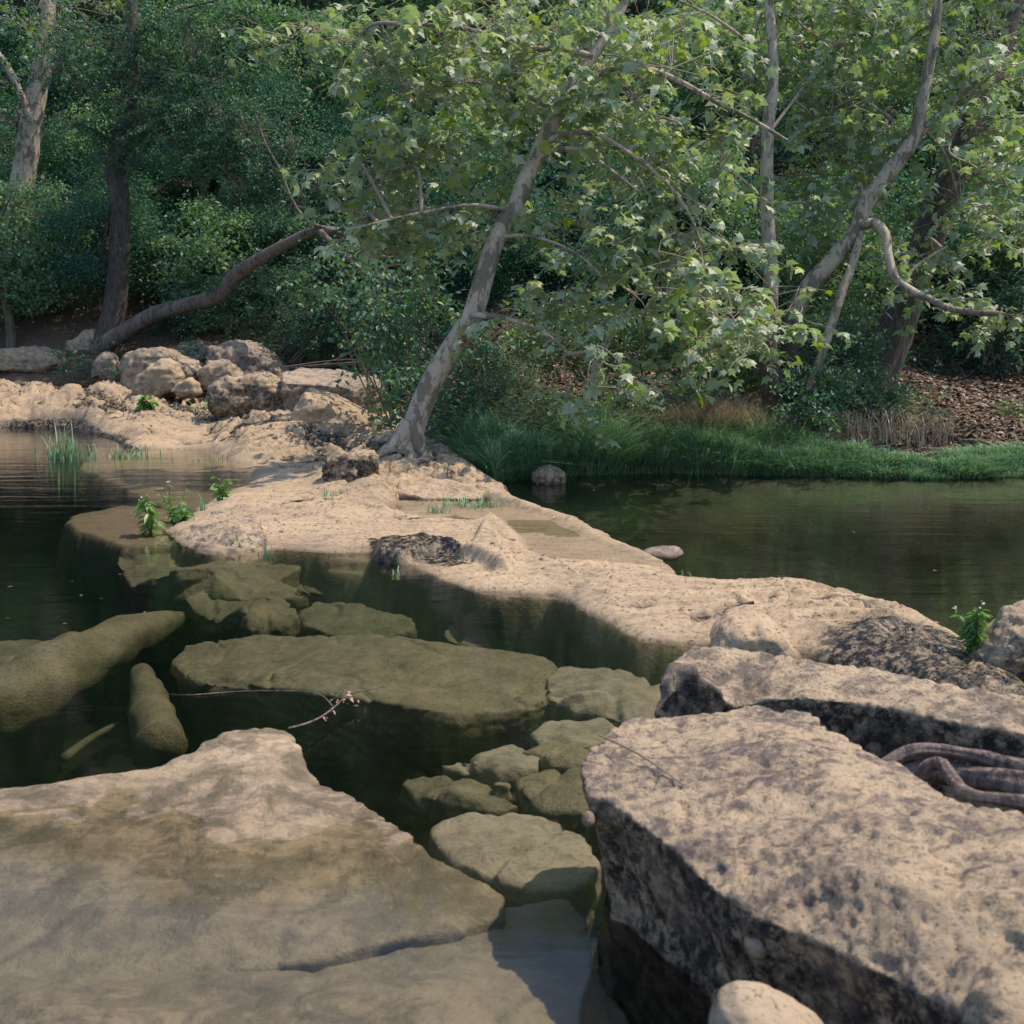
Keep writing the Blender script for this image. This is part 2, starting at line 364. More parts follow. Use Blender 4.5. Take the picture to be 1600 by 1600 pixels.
# right-hand end slumps towards the near side, black with wet moss
END = world_poly([(1310, 995), (1370, 978), (1440, 975), (1500, 992), (1580, 1040), (1620, 1100), (1500, 1090), (1360, 1060), (1290, 1030)], .08)
s4 = sdf(END, X, Y); stain_shade = sstep(s4, -.28, .02)
s5 = sdf(world_poly([(575, 838), (640, 843), (700, 855), (748, 878), (700, 882), (640, 868), (575, 872)], .05), X, Y)
stain_shade = np.maximum(stain_shade, sstep(s5 + wob * .3, -.03, .02))  # shade on the front of the low step, painted in
s6 = sdf(world_poly([(20, 658), (120, 660), (180, 676), (195, 704), (120, 684), (20, 680)], 0), X, Y)
stain_shade = np.maximum(stain_shade, sstep(s6, -.6, -.1) * sstep(sdm, .16, .06))  # shade of the undercut left water edge, painted in
stain_shade = np.maximum(stain_shade, inside * (.15 + .85 * hi) * np.maximum(np.maximum(crk * .95, crk2 * .8), riser * 1.0 * sstep(fbm(p3 * np.array([.9, 1.7, 1]) + 31, 3).reshape(X.shape), -.15, .1)))  # dark cracks; step risers painted as if in shade
CRACKS = [([(60, 612), (120, 625), (139, 610), (165, 606), (199, 616)], .35), ([(40, 636), (100, 634), (178, 649), (229, 640), (262, 640), (292, 644), (322, 655)], .22), ([(270, 646), (292, 659), (315, 659), (345, 668)], .2),
          ([(300, 689), (330, 691), (349, 689), (380, 686)], .08), ([(355, 684), (367, 677), (390, 664), (409, 660), (435, 661)], .2), ([(395, 676), (435, 679), (465, 681), (499, 692), (530, 690), (555, 697), (575, 701)], .15),
          ([(397, 722), (435, 730), (469, 736), (500, 742)], .05), ([(600, 762), (624, 768), (672, 770), (720, 773)], .07), ([(660, 734), (700, 740), (740, 747), (770, 759), (786, 770)], .14),
          ([(470, 705), (520, 712), (560, 706)], .12), ([(240, 628), (280, 622), (330, 630), (380, 640)], .3), ([(430, 640), (480, 652), (540, 650)], .3),
          ([(940, 936), (1000, 938), (1060, 946)], .05), ([(1060, 968), (1130, 960), (1180, 950)], .07), ([(1180, 930), (1240, 936), (1300, 950), (1340, 962)], .07), ([(620, 812), (700, 806), (745, 812)], .03), ([(450, 790), (520, 784), (600, 790)], .05)]
ck = np.zeros(X.shape)
for pl, zc in CRACKS:
    w_ = np.array([P(a, b, zc)[:2] for a, b in pl]); dd_ = np.full(X.shape, 1e9)
    for a, b in zip(w_[:-1], w_[1:]):
        e = (b - a) * np.array([1, .45]); rx_ = X - a[0] + wob * 2.0; ry_ = (Y - a[1] + wob * 3.0) * .45
        t = np.clip((rx_ * e[0] + ry_ * e[1]) / (e @ e), 0, 1); dd_ = np.minimum(dd_, np.hypot(rx_ - t * e[0], ry_ - t * e[1]))
    wd = (.00050 * Y * Y + .004) * (1 + 1.6 * fbm(p3 * 2.4 + zc * 50, 3).reshape(X.shape))
    ck = np.maximum(ck, sstep(1.35 - dd_ / np.maximum(wd, .004), 0, .8))
Hh = Hh - inside * ck * (.025 + .05 * hi)
stain_shade = np.maximum(stain_shade, ck * inside)
stain_shade = np.maximum(stain_shade, sstep(-sdm, .03, .3) * .55 * (sdf(world_poly(SHELF), X, Y) < -.1))
V = np.stack([X, Y, Hh], -1).reshape(-1, 3)
# drop all faces far below the waterline outside the ledge (they sit under the bed)
keep = (sdm > -.55).ravel() | (Hh > -.5).ravel()
F = F[keep[F].all(1)]
used = np.unique(F); remap = -np.ones(len(V), int); remap[used] = np.arange(len(used))
led = mesh_np('rock_ledge', V[used], remap[F], M_ledge, attrs={'stain_shade': stain_shade.ravel()[used]})
tag(link('rock_ledge', led), kind='structure')
_lx = V[used]
def ledge_z(x, y):
    i = np.argmin((_lx[:, 0] - x) ** 2 + (_lx[:, 1] - y) ** 2); 
    if (_lx[i, 0] - x) ** 2 + (_lx[i, 1] - y) ** 2 < .01: return max(float(_lx[i, 2]), float(ground_h(np.array([x]), np.array([y]))[0]))
    return float(ground_h(np.array([x]), np.array([y]))[0])

# water body
xw, yw, zb = 70, 60, -3.0
bm = bmesh.new(); bmesh.ops.create_cube(bm, size=1)
for v in bm.verts:
    v.co = Vector((v.co.x * 2 * xw, -8 if v.co.y < 0 else yw, 0.0 if v.co.z > 0 else zb))
me = bpy.data.meshes.new('water'); bm.to_mesh(me); bm.free(); me.materials.append(M_water)
tag(link('water', me), kind='structure')

# ------------------------------------------------------------------ rocks
def finish_rock(name, verts, faces, voxel, smooth, amp, freq, seed, mat, pit=0.0, strat=0.0, stain_shade=None, fract=None):
    me0 = bpy.data.meshes.new('tmp'); me0.from_pydata([tuple(v) for v in verts], [], faces); me0.update()
    bm = bmesh.new(); bm.from_mesh(me0); bmesh.ops.recalc_face_normals(bm, faces=bm.faces[:]); bm.to_mesh(me0); bm.free()
    o = bpy.data.objects.new('tmp', me0); COL.objects.link(o)
    m = o.modifiers.new('r', 'REMESH'); m.mode = 'VOXEL'; m.voxel_size = voxel; m.adaptivity = 0
    s = o.modifiers.new('s', 'SMOOTH'); s.factor = .5; s.iterations = smooth
    dg = bpy.context.evaluated_depsgraph_get(); dg.update()
    me = bpy.data.meshes.new_from_object(o.evaluated_get(dg))
    bpy.data.objects.remove(o); bpy.data.meshes.remove(me0)
    n = len(me.vertices); co = np.empty(n * 3, np.float32); me.vertices.foreach_get('co', co); co = co.reshape(-1, 3).astype(float)
    nr = np.empty(n * 3, np.float32); me.vertex_normals.foreach_get('vector', nr); nr = nr.reshape(-1, 3)
    q = co + seed * 3.7
    d = amp * fbm(q * freq, 5, .55) + amp * .35 * (ridged(q * freq * 2.3, 3) - 1)
    if strat:
        d = d + strat * fbm(q * np.array([1.5, 1.5, 14]), 3) * (1 - np.abs(nr[:, 2]))
    fd = fract if fract is not None else min(.03, amp * .9)
    d = d - fd * sstep(1 - 11 * np.abs(noise(q * 1.15 * (1 if fract is None else 1.4) + .35 * fbm(q * 3, 2)[:, None])), 0, 1)
    if pit:
        pn = fbm(q * 11, 3); d = d - pit * sstep(pn, .18, .5) - pit * .8 * sstep(fbm(q * 30, 2), .1, .5)
    co = co + nr * d[:, None]
    me.vertices.foreach_set('co', co.astype(np.float32).ravel()); me.name = name
    sk = stain_shade if stain_shade is not None else {M_rough: .9, M_black: 1.0, M_shaderock: .5, M_boulder: .35}.get(mat, 0)
    sv_ = sstep(.5 - nr[:, 2], 0, .35) * sk * sstep(fbm(q * 5, 4), -.8 if sk >= 1 else -.55, -.1 if sk >= 1 else .15)  # black film plus painted shade on side-facing surfaces
    at = me.attributes.new('stain_shade', 'FLOAT', 'POINT'); at.data.foreach_set('value', sv_.astype(np.float32))
    me.materials.clear(); me.materials.append(mat)
    me.polygons.foreach_set('use_smooth', np.ones(len(me.polygons), bool)); me.update()
    lo = co.min(0); hi = co.max(0); org = Vector(((lo[0] + hi[0]) / 2, (lo[1] + hi[1]) / 2, lo[2]))
    me.transform(Matrix.Translation(-org)); me.update()
    return link(name, me, loc=org)

def rock_top(name, rim, base_z, inner=(), stain_shade=None, fract=None, flare=1.0, voxel=.02, smooth=4, amp=.02, freq=3, seed=1, mat=None, pit=0, shift=(0, 0), strat=0, mid=None):
    rw = [p if isinstance(p, Vector) else P(*p) for p in rim]; iw = [p if isinstance(p, Vector) else P(*p) for p in inner]
    n = len(rw); pts2 = [Vector((v.x, v.y)) for v in rw + iw]
    zs = [v.z for v in rw + iw]
    vo, eo, fo, ov, oe, of = delaunay_2d_cdt(pts2, [(i, (i + 1) % n) for i in range(n)], [], 1, 1e-5)
    V = []
    for v, src in zip(vo, ov): V.append(Vector((v.x, v.y, zs[src[0]] if src else sum(zs) / len(zs))))
    back = {}
    for i, src in enumerate(ov):
        for s_ in src: back[s_] = i
    F = [list(f) for f in fo]
    c = sum((v for v in rw), Vector()) / n
    rings = [[back[i] for i in range(n)]]
    levels = ([mid] if mid else []) + [(flare, base_z)]
    for fl, zz in levels:
        st0 = len(V)
        for v in rw:
            q = c + (v - c) * fl; V.append(Vector((q.x + shift[0], q.y + shift[1], zz if zz < v.z - .02 else v.z - .02)))
        rings.append([st0 + i for i in range(n)])
    for a, b in zip(rings[:-1], rings[1:]):
        for i in range(n): F.append([a[i], a[(i + 1) % n], b[(i + 1) % n], b[i]])
    ci = len(V); V.append(Vector((c.x + shift[0], c.y + shift[1], base_z)))
    for i in range(n): F.append([rings[-1][i], rings[-1][(i + 1) % n], ci])
    return finish_rock(name, V, F, voxel, smooth, amp, freq, seed, mat, pit, strat, stain_shade, fract)

def rock_sil(name, poly, y, depth, voxel=.03, smooth=3, amp=.03, freq=2.5, seed=1, mat=None, pit=0, lean=0.0, e=3.0, strat=0, yaw=0.0):
    """boulder whose front view is the traced outline, `depth` m thick, rounded front and back"""
    pw = [Q(px, py, y) for px, py in poly]
    # resample outline
    L = []
    for i in range(len(pw)):
        a, b = pw[i], pw[(i + 1) % len(pw)]
        for t in (0, .5): L.append(a.lerp(b, t))
    c = sum(L, Vector()) / len(L); lo = min(v.z for v in L)
    c = Vector((c.x, y, lo + (c.z - lo) * .75)); n = len(L)
    ts = [-1, -.93, -.78, -.5, -.15, .2, .55, .8, .94, 1]
    V, F = [], []
    for t in ts:
        s = max(.12, (1 - abs(t) ** e) ** (1 / e)) if abs(t) < 1 else .25
        for v in L:
            q = c + (v - c) * s
            dz = (q.z - lo)
            V.append(Vector((q.x + yaw * t * depth * .5, y + depth / 2 + t * depth / 2 + lean * dz, q.z)))
    for k_ in range(len(ts) - 1):
        for i in range(n):
            F.append([k_ * n + i, k_ * n + (i + 1) % n, (k_ + 1) * n + (i + 1) % n, (k_ + 1) * n + i])
    F.append(list(range(n))[::-1]); F.append([(len(ts) - 1) * n + i for i in range(n)])
    return finish_rock(name, V, F, voxel, smooth, amp, freq, seed, mat, pit, strat)

# foreground right: great pitted boulder
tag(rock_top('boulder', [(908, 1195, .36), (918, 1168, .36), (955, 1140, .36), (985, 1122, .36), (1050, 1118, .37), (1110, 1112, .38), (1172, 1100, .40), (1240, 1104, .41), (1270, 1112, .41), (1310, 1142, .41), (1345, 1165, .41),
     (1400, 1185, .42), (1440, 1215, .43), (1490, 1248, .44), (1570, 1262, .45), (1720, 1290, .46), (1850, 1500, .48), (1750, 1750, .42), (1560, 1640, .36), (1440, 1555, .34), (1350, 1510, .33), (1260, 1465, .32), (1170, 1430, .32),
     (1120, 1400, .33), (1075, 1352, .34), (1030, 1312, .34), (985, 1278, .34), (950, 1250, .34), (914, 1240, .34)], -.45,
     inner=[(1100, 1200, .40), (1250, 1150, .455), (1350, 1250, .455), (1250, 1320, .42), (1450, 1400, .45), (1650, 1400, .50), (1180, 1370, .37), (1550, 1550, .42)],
     flare=.84, mid=(.94, .10), voxel=.009, smooth=3, amp=.008, freq=7, seed=1, mat=M_rough, pit=.008, shift=(.03, .02), stain_shade=1.0),  # shade of the left side is put into its colour
    'huge pitted pale limestone boulder with a dark undercut side, filling the right foreground', 'boulder')
# long boulder behind it with the blackened face
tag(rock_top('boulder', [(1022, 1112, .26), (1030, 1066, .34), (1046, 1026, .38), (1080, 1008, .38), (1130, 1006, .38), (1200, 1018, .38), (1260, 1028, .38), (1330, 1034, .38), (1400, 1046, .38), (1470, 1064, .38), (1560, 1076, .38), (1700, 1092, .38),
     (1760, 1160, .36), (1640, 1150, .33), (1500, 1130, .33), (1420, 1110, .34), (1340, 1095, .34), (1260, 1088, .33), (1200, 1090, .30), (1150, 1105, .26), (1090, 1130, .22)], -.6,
     inner=[(1090, 1040, .415), (1200, 1048, .42), (1300, 1055, .42), (1400, 1072, .42), (1500, 1092, .42)], flare=.86, mid=(.97, .08), voxel=.011, smooth=6, amp=.012, freq=5, seed=2, mat=M_black, pit=.006, stain_shade=1.0),
    'long pale-topped boulder with a blackened pitted front, lying behind the biggest boulder', 'boulder')
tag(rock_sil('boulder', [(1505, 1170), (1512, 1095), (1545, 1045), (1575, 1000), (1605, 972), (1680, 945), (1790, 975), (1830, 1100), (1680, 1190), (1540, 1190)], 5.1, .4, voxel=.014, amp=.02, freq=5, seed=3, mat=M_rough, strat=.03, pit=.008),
    'grey streaked boulder cut by the right edge, beside the flowering weeds', 'boulder')
tag(rock_sil('rock', [(1122, 1780), (1126, 1650), (1138, 1612), (1170, 1592), (1215, 1598), (1270, 1622), (1310, 1652), (1340, 1700), (1345, 1790), (1240, 1850), (1140, 1840)], 1.95, .22, voxel=.008, amp=.006, freq=8, seed=4, mat=M_boulder, smooth=6, e=2.2),
    'smooth pale rock at the bottom edge below the biggest boulder', 'rock')
big = next(o for o in COL.objects if o.get('label', '').startswith('huge pitted'))
def hit(o, px, py, up=.003):
    ok, p_, n_, _ = o.ray_cast(Vector((0, 0, CZ)) - o.location, ray(px, py).normalized()); return p_ + o.location + Vector((0, 0, up)) if ok else P(px, py, .4)
yp = hit(big, 945, 1286).y - .02
tag(rock_sil('pebble', [(909, 1286), (911, 1276), (919, 1271), (928, 1274), (933, 1284), (930, 1294), (921, 1298), (912, 1294)], yp, .04, voxel=.003, amp=.0004, freq=30, seed=5, mat=M_boulder, smooth=5, e=2),
    'little round white pebble stuck to the left side of the biggest boulder', 'pebble')
yp = hit(big, 1188, 1490).y - .02
tag(rock_sil('rock', [(1166, 1490), (1170, 1476), (1195, 1474), (1208, 1490), (1200, 1506), (1175, 1506)], yp, .06, voxel=.005, amp=.002, freq=20, seed=6, mat=M_boulder, e=2.2),
    'small pale stone lodged in the dark side of the biggest boulder', 'rock')

# foreground left: flat slab rising to a pale tip
tag(rock_top('slab', [(-80, 1236, .02), (36, 1226, .02), (150, 1211, .015), (240, 1196, .02), (290, 1172, .03), (330, 1150, .05), (370, 1137, .06), (410, 1133, .07), (448, 1140, .06), (470, 1165, .045), (480, 1195, .03), (500, 1222, .02),
     (560, 1250, .01), (620, 1288, .005), (680, 1335, -.005), (740, 1363, -.03), (792, 1398, -.06), (790, 1430, -.07), (720, 1455, -.07), (600, 1470, -.06), (500, 1500, -.07), (300, 1530, -.10), (100, 1545, -.12), (-80, 1550, -.12)], -.8,
     inner=[(400, 1165, .085), (430, 1200, .06), (400, 1262, .03), (330, 1250, .006), (200, 1260, -.004), (100, 1340, -.03), (100, 1300, -.01), (300, 1350, -.02), (500, 1330, -.01), (560, 1300, -.005), (640, 1400, -.04), (450, 1430, -.035), (200, 1430, -.045)],
     flare=1.0, voxel=.013, smooth=4, amp=.010, freq=5, seed=7, mat=M_slab, strat=.01),
    'broad flat slab awash in the left foreground, rising to a dry pale tip', 'rock slab')
tag(rock_top('slab', [(-120, 1500, -.12), (200, 1505, -.12), (420, 1480, -.12), (560, 1450, -.12), (700, 1425, -.12), (800, 1415, -.12), (880, 1400, -.12), (915, 1430, -.13), (935, 1520, -.14), (1000, 1620, -.14), (1000, 1900, -.1), (-200, 1900, -.1)], -.7,
     inner=[(700, 1530, -.07), (300, 1580, -.04), (500, 1620, -.02), (100, 1580, -.02)], flare=1.0, voxel=.016, smooth=4, amp=.012, freq=5, seed=8, mat=M_slab),
    'pale sunken slab along the bottom edge, under shining water', 'rock slab')

# sunken rocks of the near pool
subs = [
 ('slab', [(190, 850, -.08), (230, 838, -.05), (300, 850, -.05), (430, 862, -.06), (470, 885, -.10), (440, 905, -.14), (480, 925, -.16), (380, 935, -.18), (290, 930, -.2), (200, 918, -.2), (185, 880, -.14)], -1.0, M_sub, 'olive sunken slab straight below the flowering weed clump'),
 ('rock', [(285, 935, -.18), (330, 918, -.16), (400, 920, -.16), (445, 935, -.18), (470, 962, -.22), (455, 978, -.24), (390, 988, -.26), (340, 972, -.26), (300, 955, -.24)], -.9, M_sub, 'diamond-shaped sunken rock overlapping the olive slab'),
 ('rock', [(460, 948, -.22), (500, 938, -.2), (560, 942, -.2), (640, 965, -.24), (655, 980, -.26), (600, 996, -.3), (520, 990, -.3), (475, 972, -.26)], -.9, M_sub, 'oval sunken rock between the diamond-shaped one and the small egg-shaped one'),
 ('rock', [(688, 988, -.24), (720, 974, -.22), (780, 972, -.22), (830, 983, -.24), (850, 998, -.28), (820, 1010, -.3), (740, 1010, -.3), (700, 1003, -.28)], -.9, M_sub, 'egg-shaped sunken rock alone in the dark water under the ledge'),
 ('rock', [(560, 932, -.3), (600, 922, -.3), (660, 935, -.32), (675, 958, -.36), (610, 962, -.36), (570, 950, -.34)], -.9, M_sub, 'dim sunken rock behind the oval one'),
 ('rock', [(430, 900, -.2), (480, 888, -.18), (560, 905, -.2), (600, 925, -.26), (520, 930, -.26), (450, 920, -.24)], -.9, M_sub, 'low sunken rock touching the right end of the olive slab'),
 ('rock', [(500, 878, -.1), (540, 868, -.08), (600, 880, -.08), (650, 892, -.1), (630, 908, -.16), (560, 905, -.16), (510, 895, -.14)], -.9, M_sub, 'sunken stone tucked under the black step of the ledge'),
 ('slab', [(262, 1035, -.20), (290, 1008, -.16), (400, 992, -.13), (520, 992, -.12), (620, 990, -.12), (720, 1005, -.12), (830, 1022, -.12), (900, 1045, -.14), (890, 1085, -.16), (800, 1108, -.18), (700, 1112, -.15), (600, 1095, -.12), (480, 1078, -.12), (380, 1072, -.18), (300, 1066, -.2)], -.95, M_sub, 'longest sunken slab, stretching across the middle of the near pool'),
 ('slab', [(850, 1055, -.14), (880, 1038, -.12), (960, 1042, -.1), (1040, 1070, -.1), (1060, 1120, -.12), (980, 1128, -.14), (890, 1110, -.16), (860, 1090, -.16)], -.8, M_subpale, 'pale ribbed sunken slab against the left end of the long boulder'),
 ('rock', [(820, 1150, -.14), (860, 1125, -.12), (940, 1120, -.1), (990, 1150, -.1), (960, 1170, -.12), (900, 1165, -.14), (850, 1172, -.16)], -.7, M_subpale, 'sunken rock behind the left corner of the biggest boulder'),
 ('rock', [(815, 1175, -.16), (850, 1158, -.14), (920, 1160, -.14), (960, 1185, -.14), (930, 1205, -.16), (860, 1200, -.16)], -.7, M_sub, 'mossy sunken rock wedged next to the big boulder corner'),
 ('rock', [(690, 1196, -.18), (740, 1180, -.16), (800, 1162, -.15), (850, 1182, -.16), (835, 1202, -.18), (780, 1212, -.18), (730, 1208, -.2)], -.7, M_subpale, 'pointed pale sunken rock lying left of the mossy one'),
 ('rock', [(626, 1222, -.24), (650, 1208, -.22), (710, 1206, -.2), (770, 1228, -.2), (812, 1258, -.2), (780, 1268, -.22), (700, 1262, -.24), (645, 1245, -.26)], -.75, M_sub, 'green-rimmed wedge of rock under water, just above the smooth disc-like one'),
 ('rock', [(805, 1218, -.16), (850, 1203, -.15), (930, 1200, -.14), (960, 1240, -.14), (920, 1270, -.16), (850, 1262, -.16), (808, 1240, -.17)], -.7, M_sub, 'sunken block touching the boulder, right of the small sunken cobble'),
 ('cobble', [(764, 1222, -.17), (778, 1215, -.165), (798, 1222, -.165), (796, 1230, -.17), (775, 1231, -.17)], -.24, M_subpale, 'small oval sunken cobble between the wedge and the block'),
 ('rock', [(670, 1290, -.12), (720, 1272, -.11), (800, 1266, -.1), (870, 1278, -.1), (915, 1300, -.1), (935, 1350, -.1), (900, 1385, -.11), (830, 1390, -.11), (770, 1370, -.11), (710, 1345, -.12), (675, 1315, -.13)], -.7, M_subpale, 'smooth pale disc-like rock under water beside the biggest boulder'),
 ('slab', [(-60, 1010, -.3), (36, 998, -.28), (100, 1000, -.28), (110, 1020, -.3), (60, 1060, -.3), (-60, 1080, -.3)], -1.0, M_sub, 'sunken slab at the left edge behind the sunken log'),
 ('rock', [(940, 1450, -.28), (1000, 1470, -.28), (1080, 1530, -.28), (1110, 1620, -.28), (980, 1640, -.28), (930, 1540, -.28)], -.6, M_sub, 'brown sunken rock at the foot of the biggest boulder'),
]
for i, (nm, rim, bz, mt, lab) in enumerate(subs):
    rim = [(p[0] + 4 * math.sin(i + 2.3 * j), p[1] + 1.5 * math.cos(3 * i + j), p[2]) for j, p in enumerate(rim)]
    cx = sum(p[0] for p in rim) / len(rim); cy = sum(p[1] for p in rim) / len(rim); cz_ = max(p[2] for p in rim)
    tag(rock_top(nm, rim, bz, inner=[(cx, cy - 2, cz_ + .015), (cx * .6 + rim[0][0] * .4, cy, cz_ + .01)], mid=(1.0, min(p[2] for p in rim) - .05), flare=.72 if bz < -.5 else 1.0, voxel=.013 if len(rim) > 6 else .01, smooth=3, amp=.011, freq=6, fract=.022, strat=.012, seed=20 + i, mat=mt),
        lab, 'rock slab' if nm == 'slab' else nm, 'sunken rocks of the near pool')
tag(rock_sil('rock', [(1003, 872), (1010, 864), (1035, 860), (1065, 862), (1075, 870), (1060, 880), (1015, 881)], P(1040, 868)[1], .3, voxel=.012, amp=.01, freq=6, seed=60, mat=M_shaderock, e=2),
    'low flat rock just breaking the far pool surface behind the ledge', 'rock')
tag(rock_sil('rock', [(829, 756), (832, 742), (842, 732), (858, 729), (876, 733), (886, 744), (887, 757), (880, 768), (836, 768)], P(858, 757)[1], .34, voxel=.014, amp=.012, freq=8, seed=61, mat=M_rough, smooth=6, e=2.2, pit=.006),
    'round mottled rock standing alone in the far pool', 'rock')

# rocks upon and behind the ledge
Bs = [
 ([(182, 604), (180, 575), (188, 556), (205, 548), (240, 545), (262, 548), (275, 560), (300, 566), (312, 580), (300, 610), (240, 620), (190, 616)], 20.6, 1.0, M_boulder, 'block-shaped boulder with a shaded left face, leftmost of the main boulder heap', .05),
 ([(198, 615), (206, 594), (226, 572), (250, 562), (268, 568), (280, 590), (270, 612), (240, 624), (210, 622)], 19.9, .7, M_boulder, 'upright rounded boulder leaning on the front of the block-shaped one', .04),
 ([(262, 612), (275, 596), (292, 588), (304, 600), (308, 618), (280, 624)], 19.8, .45, M_boulder, 'small low stone between the upright boulder and the big cracked one', .03),
 ([(304, 596), (306, 580), (322, 566), (345, 563), (366, 574), (376, 592), (370, 612), (310, 612)], 20.3, .7, M_boulder, 'lumpy pale boulder behind the big cracked one', .04),
 ([(312, 560), (316, 542), (340, 536), (375, 534), (405, 545), (435, 568), (462, 598), (470, 616), (430, 625), (350, 605), (318, 585)], 20.9, 1.1, M_shaderock, 'dark weathered boulder at the top of the heap', .06),
 ([(316, 640), (318, 606), (345, 592), (380, 584), (410, 588), (440, 604), (460, 618), (456, 650), (440, 664), (400, 664), (350, 655)], 17.3, .9, M_rough, 'big cracked and pitted boulder at the front of the heap', .06),
 ([(440, 690), (450, 640), (470, 616), (510, 622), (560, 648), (590, 676), (600, 704), (520, 716), (440, 712)], 15.7, 1.3, M_ledge, 'smooth pale sloping rock under the flat-topped slab', .02),
 ([(108, 540), (116, 505), (140, 494), (172, 486), (195, 498), (208, 520), (205, 545), (150, 550)], 24.2, .9, M_boulder, 'pale boulder behind the foot of the dark upright trunk', .06),
 ([(90, 560), (100, 534), (125, 518), (150, 516), (170, 530), (172, 560), (130, 572)], 22.8, .8, M_boulder, 'rounded boulder in front of the dark trunk, half hidden by brush', .05),
 ([(138, 592), (142, 560), (156, 549), (172, 556), (182, 575), (180, 596)], 21.3, .5, M_shaderock, 'small pointed stone left of the block-shaped boulder', .04),
 ([(10, 548), (30, 526), (60, 518), (85, 528), (92, 545), (60, 552)], 23.2, .9, M_boulder, 'low rough boulder near the left edge', .05),
 ([(-30, 580), (-20, 548), (40, 543), (80, 552), (90, 570), (60, 584)], 22.0, 1.0, M_boulder, 'wide flat rock at the left edge above the water', .05),
 ([(20, 524), (34, 506), (62, 500), (82, 512), (86, 528), (50, 530)], 25, .8, M_shaderock, 'grey shaded rock farthest back at the left edge', .05),
 ([(262, 560), (270, 540), (300, 532), (322, 540), (326, 560), (300, 572)], 22.2, .7, M_shaderock, 'grey rock peeping out behind the block-shaped boulder', .05),
 ([(184, 704), (190, 682), (215, 672), (245, 667), (275, 674), (300, 690), (303, 704), (270, 715), (210, 716)], 16.9, .7, M_boulder, 'low pointed rock at the water edge left of the ledge', .05),
 ([(504, 758), (502, 725), (512, 712), (550, 708), (582, 708), (590, 725), (588, 758), (570, 768), (520, 762)], 11.3, .35, M_black, 'blackened square-faced block set in the ledge', .03),
 ([(410, 760), (418, 742), (440, 735), (462, 738), (472, 750), (470, 764), (430, 768)], 12.2, .35, M_ledge, 'little smooth dome of rock on the ledge', .01),
 ([(575, 705), (582, 684), (605, 679), (640, 680), (668, 692), (700, 706), (706, 722), (640, 722), (590, 716)], 12.95, .5, M_black, 'dark crusty rock behind the roots of the leaning tree', .04),
 ([(655, 716), (662, 700), (685, 696), (705, 708), (716, 722), (690, 730)], 12.6, .35, M_shaderock, 'small dark stone just right of the leaning tree roots', .03),
 ([(1105, 1085), (1118, 1030), (1140, 998), (1160, 984), (1195, 979), (1225, 990), (1250, 1015), (1275, 1045), (1290, 1085), (1180, 1095)], 5.5, .5, M_ledge, 'low pitted hump between the ledge and the long boulder', .008),
]
for i, (poly, y, dep, mt, lab, amp) in enumerate(Bs):
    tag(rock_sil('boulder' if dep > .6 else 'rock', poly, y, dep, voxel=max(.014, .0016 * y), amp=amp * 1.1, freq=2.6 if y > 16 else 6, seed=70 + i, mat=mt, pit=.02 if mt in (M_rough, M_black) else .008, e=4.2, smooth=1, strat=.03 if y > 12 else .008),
        lab, 'boulder' if dep > .6 else 'rock', 'rocks on and behind the ledge')
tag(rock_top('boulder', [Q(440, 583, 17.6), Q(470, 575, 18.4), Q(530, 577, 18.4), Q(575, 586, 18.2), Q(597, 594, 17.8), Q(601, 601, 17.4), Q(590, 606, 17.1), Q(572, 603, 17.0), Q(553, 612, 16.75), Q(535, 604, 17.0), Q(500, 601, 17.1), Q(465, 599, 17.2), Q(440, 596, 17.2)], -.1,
     inner=[Q(520, 590, 17.7)], flare=.86, mid=(.96, .45), voxel=.022, smooth=1, amp=.03, freq=3, seed=92, mat=M_shaderock, strat=.03, stain_shade=.55), 'flat-topped slab with a grey overhanging front face, right end of the heap', 'boulder', 'rocks on and behind the ledge')
# hump with the rough face, and the plate right of the tree
tag(rock_top('rock', [(256, 830, 0.0), (300, 812, .05), (345, 796, .09), (380, 797, .10), (405, 812, .09), (418, 840, .06), (412, 858, .01), (360, 868, -.01), (310, 862, -.01), (280, 850, 0.0)], -.3,
     inner=[(350, 815, .14), (380, 825, .13), (320, 830, .08)], voxel=.018, smooth=2, amp=.025, freq=6, seed=90, mat=M_rough, pit=.012), 'rough-faced hump of rock with grass at its foot, by the flowering weeds', 'rock')
tag(rock_top('slab', [(588, 765, .06), (590, 720, .16), (640, 708, .18), (700, 722, .17), (750, 738, .13), (788, 755, .08), (790, 772, .03), (740, 778, .03), (660, 776, .04)], -.3,
     inner=[(640, 740, .18), (700, 750, .15), (740, 755, .12)], voxel=.022, smooth=2, amp=.025, freq=4, seed=91, mat=M_ledge, strat=.03), 'layered plate of rock under the leaning tree', 'rock slab')

